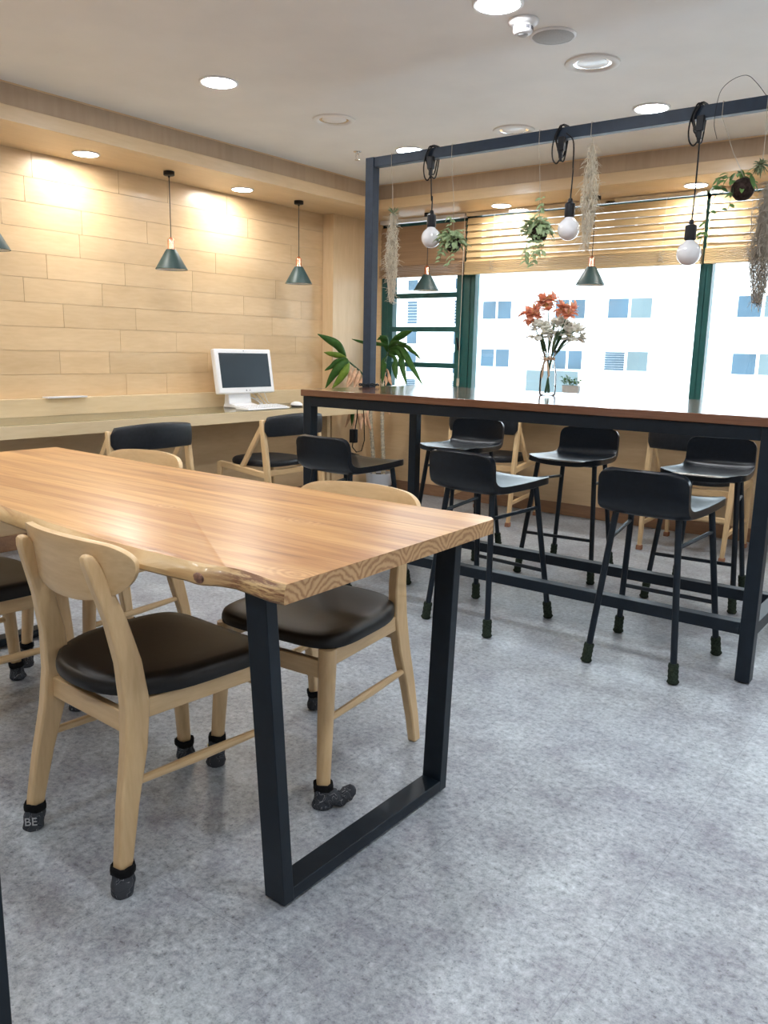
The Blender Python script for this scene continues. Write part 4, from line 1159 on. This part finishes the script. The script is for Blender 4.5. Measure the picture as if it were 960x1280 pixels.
# small planter on the window sill
PL = thing('planter', 'small grey trough planter with green sprigs on the window sill behind the vase', 'planter', (-2.60, 5.69, SILL + .004))
obj('trough', MB().loft([[(-.060, -.022, 0), (.060, -.022, 0), (.060, .006, 0), (-.060, .006, 0)], [(-.066, -.03, .108), (.066, -.03, .108), (.066, .007, .108), (-.066, .007, .108)]]), M['grey_box'], PL, .002)
fo = MB(); rg = random.Random(9)
for i in range(16):
    x = rg.uniform(-.05, .05); p0 = Vector((x, -.012, .105)); tp = Vector((x * 1.7 + rg.uniform(-.02, .02), -.025 + rg.uniform(-.02, .01), .105 + rg.uniform(.03, .08)))
    fo.tube([p0, tp], .001, 3)
    for k in range(7): leaf_fan(fo, p0.lerp(tp, .3 + k * .1), (rg.uniform(-1, 1), rg.uniform(-1, .2), rg.uniform(-.2, .8)), rg.uniform(.018, .03), .006, None, .2, 3)
obj('sprigs', fo, M['hoya_dark'], PL, 0, 80, .0006)

# ------------------------------------------------------------------ dracaena in the corner
DP = (-4.27, 5.50)
D = thing('potted_plant', 'tall dracaena with drooping leaves in a white pot in the corner', 'plant', (DP[0], DP[1], 0))
obj('pot', MB().lathe([(.001, .0), (.098, .0), (.103, .01), (.116, .155), (.119, .172), (.108, .172), (.104, .15), (.001, .15)], (.03, 0, 0), 36), M['pot_white'], D, 0, 40)
obj('soil', MB().lathe([(.001, .151), (.104, .150), (.1045, .149)], (.03, 0, 0), 24), M['coir'], D)
rg = random.Random(17)
def cane(x0, y0, x1, y1, h):
    n_ = int(h / .014); pts, rr = [], []
    for k in range(n_ + 1):
        u = k / n_; pts.append((x0 + (x1 - x0) * u + .004 * math.sin(u * 9), y0 + (y1 - y0) * u, .13 + h * u)); rr.append((.0215 if k % 2 else .0165) * (1 - .2 * u))
    return MB().tube(pts, rr, 10), Vector(pts[-1])
c1, e1 = cane(-.025, .0, -.075, -.03, .80); obj('trunk', c1, M['bark'], D, 0, 60)
c2, e2 = cane(.075, .0, .045, -.005, .84); obj('trunk', c2, M['bark'], D, 0, 60)
def strap(root, ctrl, wd, mat, nm='leaf', n_=16, tilt=0):
    P0 = [Vector(p) for p in ctrl]; P0 = [P0[0] * 2 - P0[1]] + P0 + [P0[-1] * 2 - P0[-2]]
    def cr(t):
        t = min(t, .9999) * (len(P0) - 3); i = int(t); u = t - i; a, b, c, d = P0[i:i + 4]
        return .5 * (2 * b + (c - a) * u + (2 * a - 5 * b + 4 * c - d) * u * u + (3 * b - a - 3 * c + d) * u ** 3)
    m = MB(); rows = []; P_ = [cr(i / n_) for i in range(n_ + 1)]
    for i, p in enumerate(P_):
        t = i / n_; d = (P_[min(i + 1, n_)] - P_[max(i - 1, 0)]).normalized()
        s_ = d.cross(Vector((-.55 + tilt, .75, .35 + tilt))); s_ = s_.normalized() if s_.length > .05 else Vector((1, 0, 0)); up = s_.cross(d)
        w_ = wd * max(.05, math.sin(PI * min(1, .07 + .93 * t ** .85))) ** .8
        wv = .16 * math.sin(t * 15 + wd * 900) * w_
        rows += [p - s_ * w_ + up * (w_ * .35 + wv), p - s_ * w_ * .45 + up * w_ * .1, p, p + s_ * w_ * .45 + up * w_ * .1, p + s_ * w_ + up * (w_ * .35 - wv)]
    f_ = []
    for i in range(n_):
        for q in range(4): f_.append((i * 5 + q, i * 5 + q + 1, i * 5 + q + 6, i * 5 + q + 5))
    m.add(rows, f_); obj(nm, m, mat, root, 0, 80, .0012)
STEM = [(-0.027, -0.08, 0.937), (-0.04, -0.2, 1.034), (-0.077, -0.35, 1.134)]
LEAVES = {
  'A': ([(-0.068, -0.35, 1.141), (-0.063, -0.45, 1.232), (-0.1, -0.52, 1.276), (-0.147, -0.6, 1.318)], 0.034),
  'B': ([(-0.059, -0.35, 1.134), (-0.08, -0.43, 1.153), (-0.116, -0.48, 1.165), (-0.152, -0.52, 1.177)], 0.024),
  'C': ([(-0.041, -0.35, 1.121), (-0.07, -0.42, 1.107), (-0.106, -0.47, 1.067), (-0.142, -0.52, 1.033)], 0.028),
  'D': ([(-0.032, -0.35, 1.115), (-0.035, -0.44, 1.075), (-0.088, -0.48, 0.994), (-0.149, -0.5, 0.893)], 0.036),
  'E': ([(-0.041, -0.34, 1.108), (-0.007, -0.42, 1.036), (-0.051, -0.45, 0.956), (-0.109, -0.47, 0.887)], 0.031),
  'F': ([(0.135, -0.05, 1.241), (0.034, -0.1, 1.252), (-0.033, -0.17, 1.261), (-0.087, -0.25, 1.288)], 0.022),
  'd1': ([(-0.035, -0.25, 1.055), (-0.003, -0.32, 0.996), (-0.012, -0.35, 0.942), (-0.03, -0.38, 0.895)], 0.013),
  'd2': ([(-0.024, -0.22, 1.034), (0.009, -0.28, 0.982), (-0.0, -0.3, 0.928), (-0.001, -0.32, 0.882)], 0.013),
  'd3': ([(-0.004, -0.2, 1.015), (0.028, -0.25, 0.969), (0.028, -0.28, 0.916), (0.036, -0.3, 0.876)], 0.011),
  'd4': ([(-0.008, -0.15, 0.994), (0.032, -0.2, 0.955), (0.058, -0.22, 0.916), (0.065, -0.25, 0.876)], 0.011),
  'd5': ([(-0.046, -0.28, 1.061), (-0.022, -0.34, 1.022), (-0.013, -0.37, 0.969), (-0.031, -0.38, 0.915)], 0.010),
  'R1': ([(0.106, 0.0, 1.214), (0.241, -0.08, 1.288), (0.353, -0.12, 1.334), (0.447, -0.15, 1.357)], 0.031),
  'R2': ([(0.115, 0.0, 1.221), (0.24, -0.1, 1.261), (0.344, -0.15, 1.255), (0.425, -0.18, 1.262)], 0.022),
  'R3': ([(0.115, 0.0, 1.215), (0.325, -0.1, 1.236), (0.453, -0.14, 1.192), (0.545, -0.16, 1.139)], 0.025),
  'R4': ([(0.107, 0.0, 1.208), (0.309, -0.1, 1.21), (0.455, -0.16, 1.088), (0.597, -0.2, 0.942)], 0.028),
  'R5': ([(0.107, 0.0, 1.174), (0.27, -0.08, 1.163), (0.345, -0.12, 1.045), (0.4, -0.14, 0.932)], 0.025),
  'R6': ([(0.099, 0.0, 1.16), (0.227, -0.1, 1.135), (0.276, -0.14, 1.056), (0.31, -0.16, 0.971)], 0.034),
  'R7': ([(0.098, 0.0, 1.187), (0.244, -0.08, 1.189), (0.326, -0.12, 1.137), (0.329, -0.14, 1.058)], 0.020),
  'R8': ([(0.098, 0.0, 1.187), (0.099, -0.06, 1.267), (0.103, -0.1, 1.3), (0.091, -0.14, 1.286)], 0.022),
  'R9': ([(0.099, 0.0, 1.16), (0.118, -0.08, 1.106), (0.142, -0.12, 1.025), (0.151, -0.14, 0.931)], 0.025),
  'R10': ([(0.097, 0.0, 1.228), (0.124, -0.06, 1.288), (0.128, -0.1, 1.307), (0.116, -0.14, 1.319)], 0.020),
  'e1': ([(0.123, -0.05, 1.038), (0.179, -0.1, 0.999), (0.213, -0.12, 0.96), (0.254, -0.14, 0.919)], 0.014),
  'e2': ([(0.106, -0.05, 1.037), (0.136, -0.1, 0.998), (0.178, -0.12, 0.959), (0.186, -0.14, 0.917)], 0.013),
  'h1': ([(-0.006, -0.3, 0.766), (0.009, -0.35, 0.714), (-0.008, -0.37, 0.646), (-0.043, -0.37, 0.576)], 0.014),
  'h2': ([(-0.006, -0.3, 0.766), (0.015, -0.35, 0.715), (0.027, -0.37, 0.649), (0.023, -0.37, 0.594)], 0.020),
  'h3': ([(-0.012, -0.25, 0.763), (0.004, -0.3, 0.698), (0.013, -0.32, 0.604), (-0.003, -0.32, 0.493)], 0.013),
  'h4': ([(-0.017, -0.2, 0.761), (0.025, -0.25, 0.697), (0.042, -0.28, 0.631), (0.052, -0.28, 0.543)], 0.021),
  'h5': ([(-0.004, -0.15, 0.76), (0.029, -0.2, 0.681), (0.073, -0.22, 0.616), (0.11, -0.22, 0.543)], 0.017),
  'h6': ([(0.001, -0.2, 0.762), (0.051, -0.25, 0.699), (0.062, -0.25, 0.631), (0.08, -0.25, 0.578)], 0.014),
  'h7': ([(0.169, -0.1, 0.754), (0.217, -0.14, 0.718), (0.232, -0.14, 0.698), (0.239, -0.14, 0.681)], 0.011),
}

obj('branch', MB().tube([e1] + [Vector(p) for p in STEM], [.013, .009, .007, .006], 8), M['stem'], D)
obj('branch', MB().tube([e2, Vector((.06, 0, 1.05)), Vector((.10, 0, 1.22))], [.012, .009, .006], 8), M['stem'], D)
for i, (nm, (ctrl, wd)) in enumerate(LEAVES.items()):
    if nm[0] == 'h': ctrl = [(-.06 if nm != 'h7' else .05, -.04, .84)] + list(ctrl)
    if nm[0] == 'e': ctrl = [(.06, -.005, 1.04)] + list(ctrl)
    dry = nm[0] in 'dhe' and nm != 'h2'
    strap(D, ctrl, wd * (1.0 if not dry else 1.5), M['leaf_dry'] if dry else M['leaf_light'] if nm in 'BE' else M['leaf'], 'dry_leaf' if dry else 'leaf', 16, ((i * 37) % 11 - 5) * .05)

# ------------------------------------------------------------------ ceiling fittings
def downlight(name, label, x, y, z, r, mat, group, cat='ceiling light'):
    t = thing(name, label, cat, (x, y, z), 0, group)
    obj('trim_ring', MB().lathe([(r * .98, .0), (r * 1.16, .0), (r * 1.17, -.003), (r * 1.1, -.007), (r * 1.0, -.006), (r * .98, -.001)], (0, 0, 0), 36), M['white_plastic'], t, 0, 40)
    obj('diffuser', MB().lathe([(.0005, -.004), (r * .6, -.004), (r * 1.0, -.0035), (r * 1.0, -.001)], (0, 0, 0), 36), mat, t, 0, 0)
    return t
gm = 'round lit lights in the white ceiling'
main = [(-3.19, 2.832, 'round lit ceiling light on the left, above the plank wall desk'), (-3.20, 4.40, 'round lit ceiling light just behind the steel rail end'), (-1.647, 4.34, 'round lit ceiling light behind the rail on the right'), (-1.66, 2.80, 'round lit ceiling light cut by the top edge, beside the smoke detector')]
for x, y, lb in main: downlight('downlight', lb, x, y, ZC, .08, M['lamp_main'], gm)
for x, y in ((-.1, 4.35), (-.1, 2.8), (-3.2, 1.27), (-1.65, 1.27), (-.1, 1.27), (-1.65, -.3), (-.1, -.3), (1.45, 2.8), (1.45, 1.27), (-3.2, -.3)):
    downlight('downlight', 'round lit light in the white ceiling outside the picture, above or behind the camera', x, y, ZC, .08, M['lamp_main'], 'lit ceiling lights outside the picture')
gs = 'round spots in the wooden soffit'
for x, y, lb in ((-4.33, 2.85, 'lit soffit spot on the left wall, leftmost, before the bigger bright patch'), (-4.34, 4.045, 'lit soffit spot on the left wall, between two cone pendants'), (-3.14, 5.47, 'lit soffit spot above the middle blind, left one'), (-1.745, 5.45, 'lit soffit spot above the blinds at the right')):
    downlight('soffit_spot', lb, x, y, SOF, .066, M['lamp_soffit'], gs)
for x, y in ((-4.33, 1.65), (-4.33, .45), (-.35, 5.46), (1.05, 5.46)):
    downlight('soffit_spot', 'lit soffit spot outside the picture', x, y, SOF, .066, M['lamp_soffit'], 'soffit spots outside the picture')
def dead_light(label, x, y):
    t = thing('unlit_downlight', label, 'ceiling light', (x, y, ZC), 0, 'round unlit lights in the white ceiling')
    obj('trim_ring', MB().lathe([(.080, -.001), (.088, -.009), (.104, -.010), (.116, -.006), (.118, 0)], (0, 0, 0), 40), M['white_paint'], t, 0, 50)
    obj('reflector', MB().lathe([(.081, -.002), (.076, -.0005), (.066, -.0005)], (0, 0, 0), 40), M['chrome'], t, 0, 50)
    obj('lens', MB().lathe([(.0005, -.008), (.03, -.007), (.055, -.004), (.067, -.001)], (0, 0, 0), 40), M['white_plastic'], t, 0, 50)
dead_light('unlit round recessed light beside the grey speaker', -1.63, 3.565)
dead_light('unlit round recessed light just above the steel rail', -2.43, 4.335)
dead_light('unlit round recessed light on the left, near the sprinkler', -3.15, 3.62)
sd = thing('smoke_detector', 'white smoke detector beside the lit light at the top edge', 'detector', (-1.655, 2.985, ZC))
obj('base', MB().lathe([(.001, 0), (.056, 0), (.058, -.004), (.055, -.013), (.042, -.02), (.001, -.02)], (0, 0, 0), 36), M['white_plastic'], sd, 0, 50)
obj('chamber', MB().lathe([(.037, -.019), (.037, -.04), (.034, -.047), (.026, -.05), (.001, -.051)], (0, 0, 0), 36), M['white_plastic'], sd, 0, 50)
sl = MB()
for k in range(10):
    a_ = 2 * PI * k / 10; c_, s_ = math.cos(a_) * .0372, math.sin(a_) * .0372
    sl.beam((c_ - s_ * .2, s_ + c_ * .2, -.032), (c_ + s_ * .2, s_ - c_ * .2, -.032), .0012, .012)
obj('vent_slot', sl, M['ink'], sd)
obj('sensor_cap', MB().lathe([(.001, -.056), (.016, -.055), (.02, -.051)], (0, 0, 0), 24), M['grey_mesh'], sd, 0, 50)
sp = thing('ceiling_speaker', 'round grey flush speaker in the ceiling next to the smoke detector', 'speaker', (-1.63, 3.185, ZC))
obj('rim', MB().lathe([(.082, 0), (.091, 0), (.092, -.003), (.088, -.007), (.082, -.007)], (0, 0, 0), 40), M['white_plastic'], sp, 0, 50)
obj('grille', MB().lathe([(.0005, -.010), (.04, -.0095), (.076, -.008), (.083, -.004)], (0, 0, 0), 40), M['grey_mesh'], sp, 0, 50)
sk = thing('sprinkler', 'small chrome sprinkler head on the ceiling left of the steel post', 'sprinkler', (-3.50, 4.25, ZC))
obj('flange', MB().lathe([(.001, 0), (.026, 0), (.026, -.004), (.012, -.008), (.012, -.018), (.001, -.018)], (0, 0, 0), 20), M['chrome'], sk, 0, 50)
obj('frame_arm', MB().tube([(-.009, 0, -.016), (-.014, 0, -.03), (-.006, 0, -.048), (.006, 0, -.048), (.014, 0, -.03), (.009, 0, -.016)], .0025, 6), M['chrome'], sk)
obj('deflector', MB().lathe([(.001, -.048), (.017, -.049), (.017, -.052), (.001, -.052)], (0, 0, 0), 16), M['chrome'], sk, 0, 50)

# ------------------------------------------------------------------ light, camera, view
wld = bpy.data.worlds.new('sky'); S.world = wld; wld.use_nodes = True
bg = wld.node_tree.nodes['Background']; bg.inputs[0].default_value = (.74, .88, 1.0, 1); bg.inputs[1].default_value = 4.4
sun = bpy.data.lights.new('sun', 'SUN'); sun.energy = 6.0; sun.angle = .02; sun.color = (1, .97, .93)
so = bpy.data.objects.new('sun', sun); C.objects.link(so); so.rotation_euler = (math.radians(42), 0, math.radians(12))

yaw, pitch, roll, fpx = -.6497, .1956, .0209, 1017.54
cy_, sy_, cp_, sp_ = math.cos(yaw), math.sin(yaw), math.cos(pitch), math.sin(pitch)
fwd = Vector((sy_ * cp_, cy_ * cp_, -sp_)); right = Vector((cy_, -sy_, 0)); up = right.cross(fwd)
r2 = right * math.cos(roll) + up * math.sin(roll); u2 = up * math.cos(roll) - right * math.sin(roll)
cam = bpy.data.cameras.new('camera'); co = bpy.data.objects.new('camera', cam); C.objects.link(co)
cam.sensor_fit = 'HORIZONTAL'; cam.sensor_width = 36; cam.lens = 36 * fpx / 960; cam.clip_start = .05; cam.clip_end = 200
mw = Matrix((r2, u2, -fwd)).transposed().to_4x4(); mw.translation = (0, 0, 1.2); co.matrix_world = mw
S.camera = co
vs = S.view_settings; vs.view_transform = 'Standard'; vs.look = 'None'; vs.gamma = 1; vs.use_curve_mapping = False; vs.exposure = 0.12
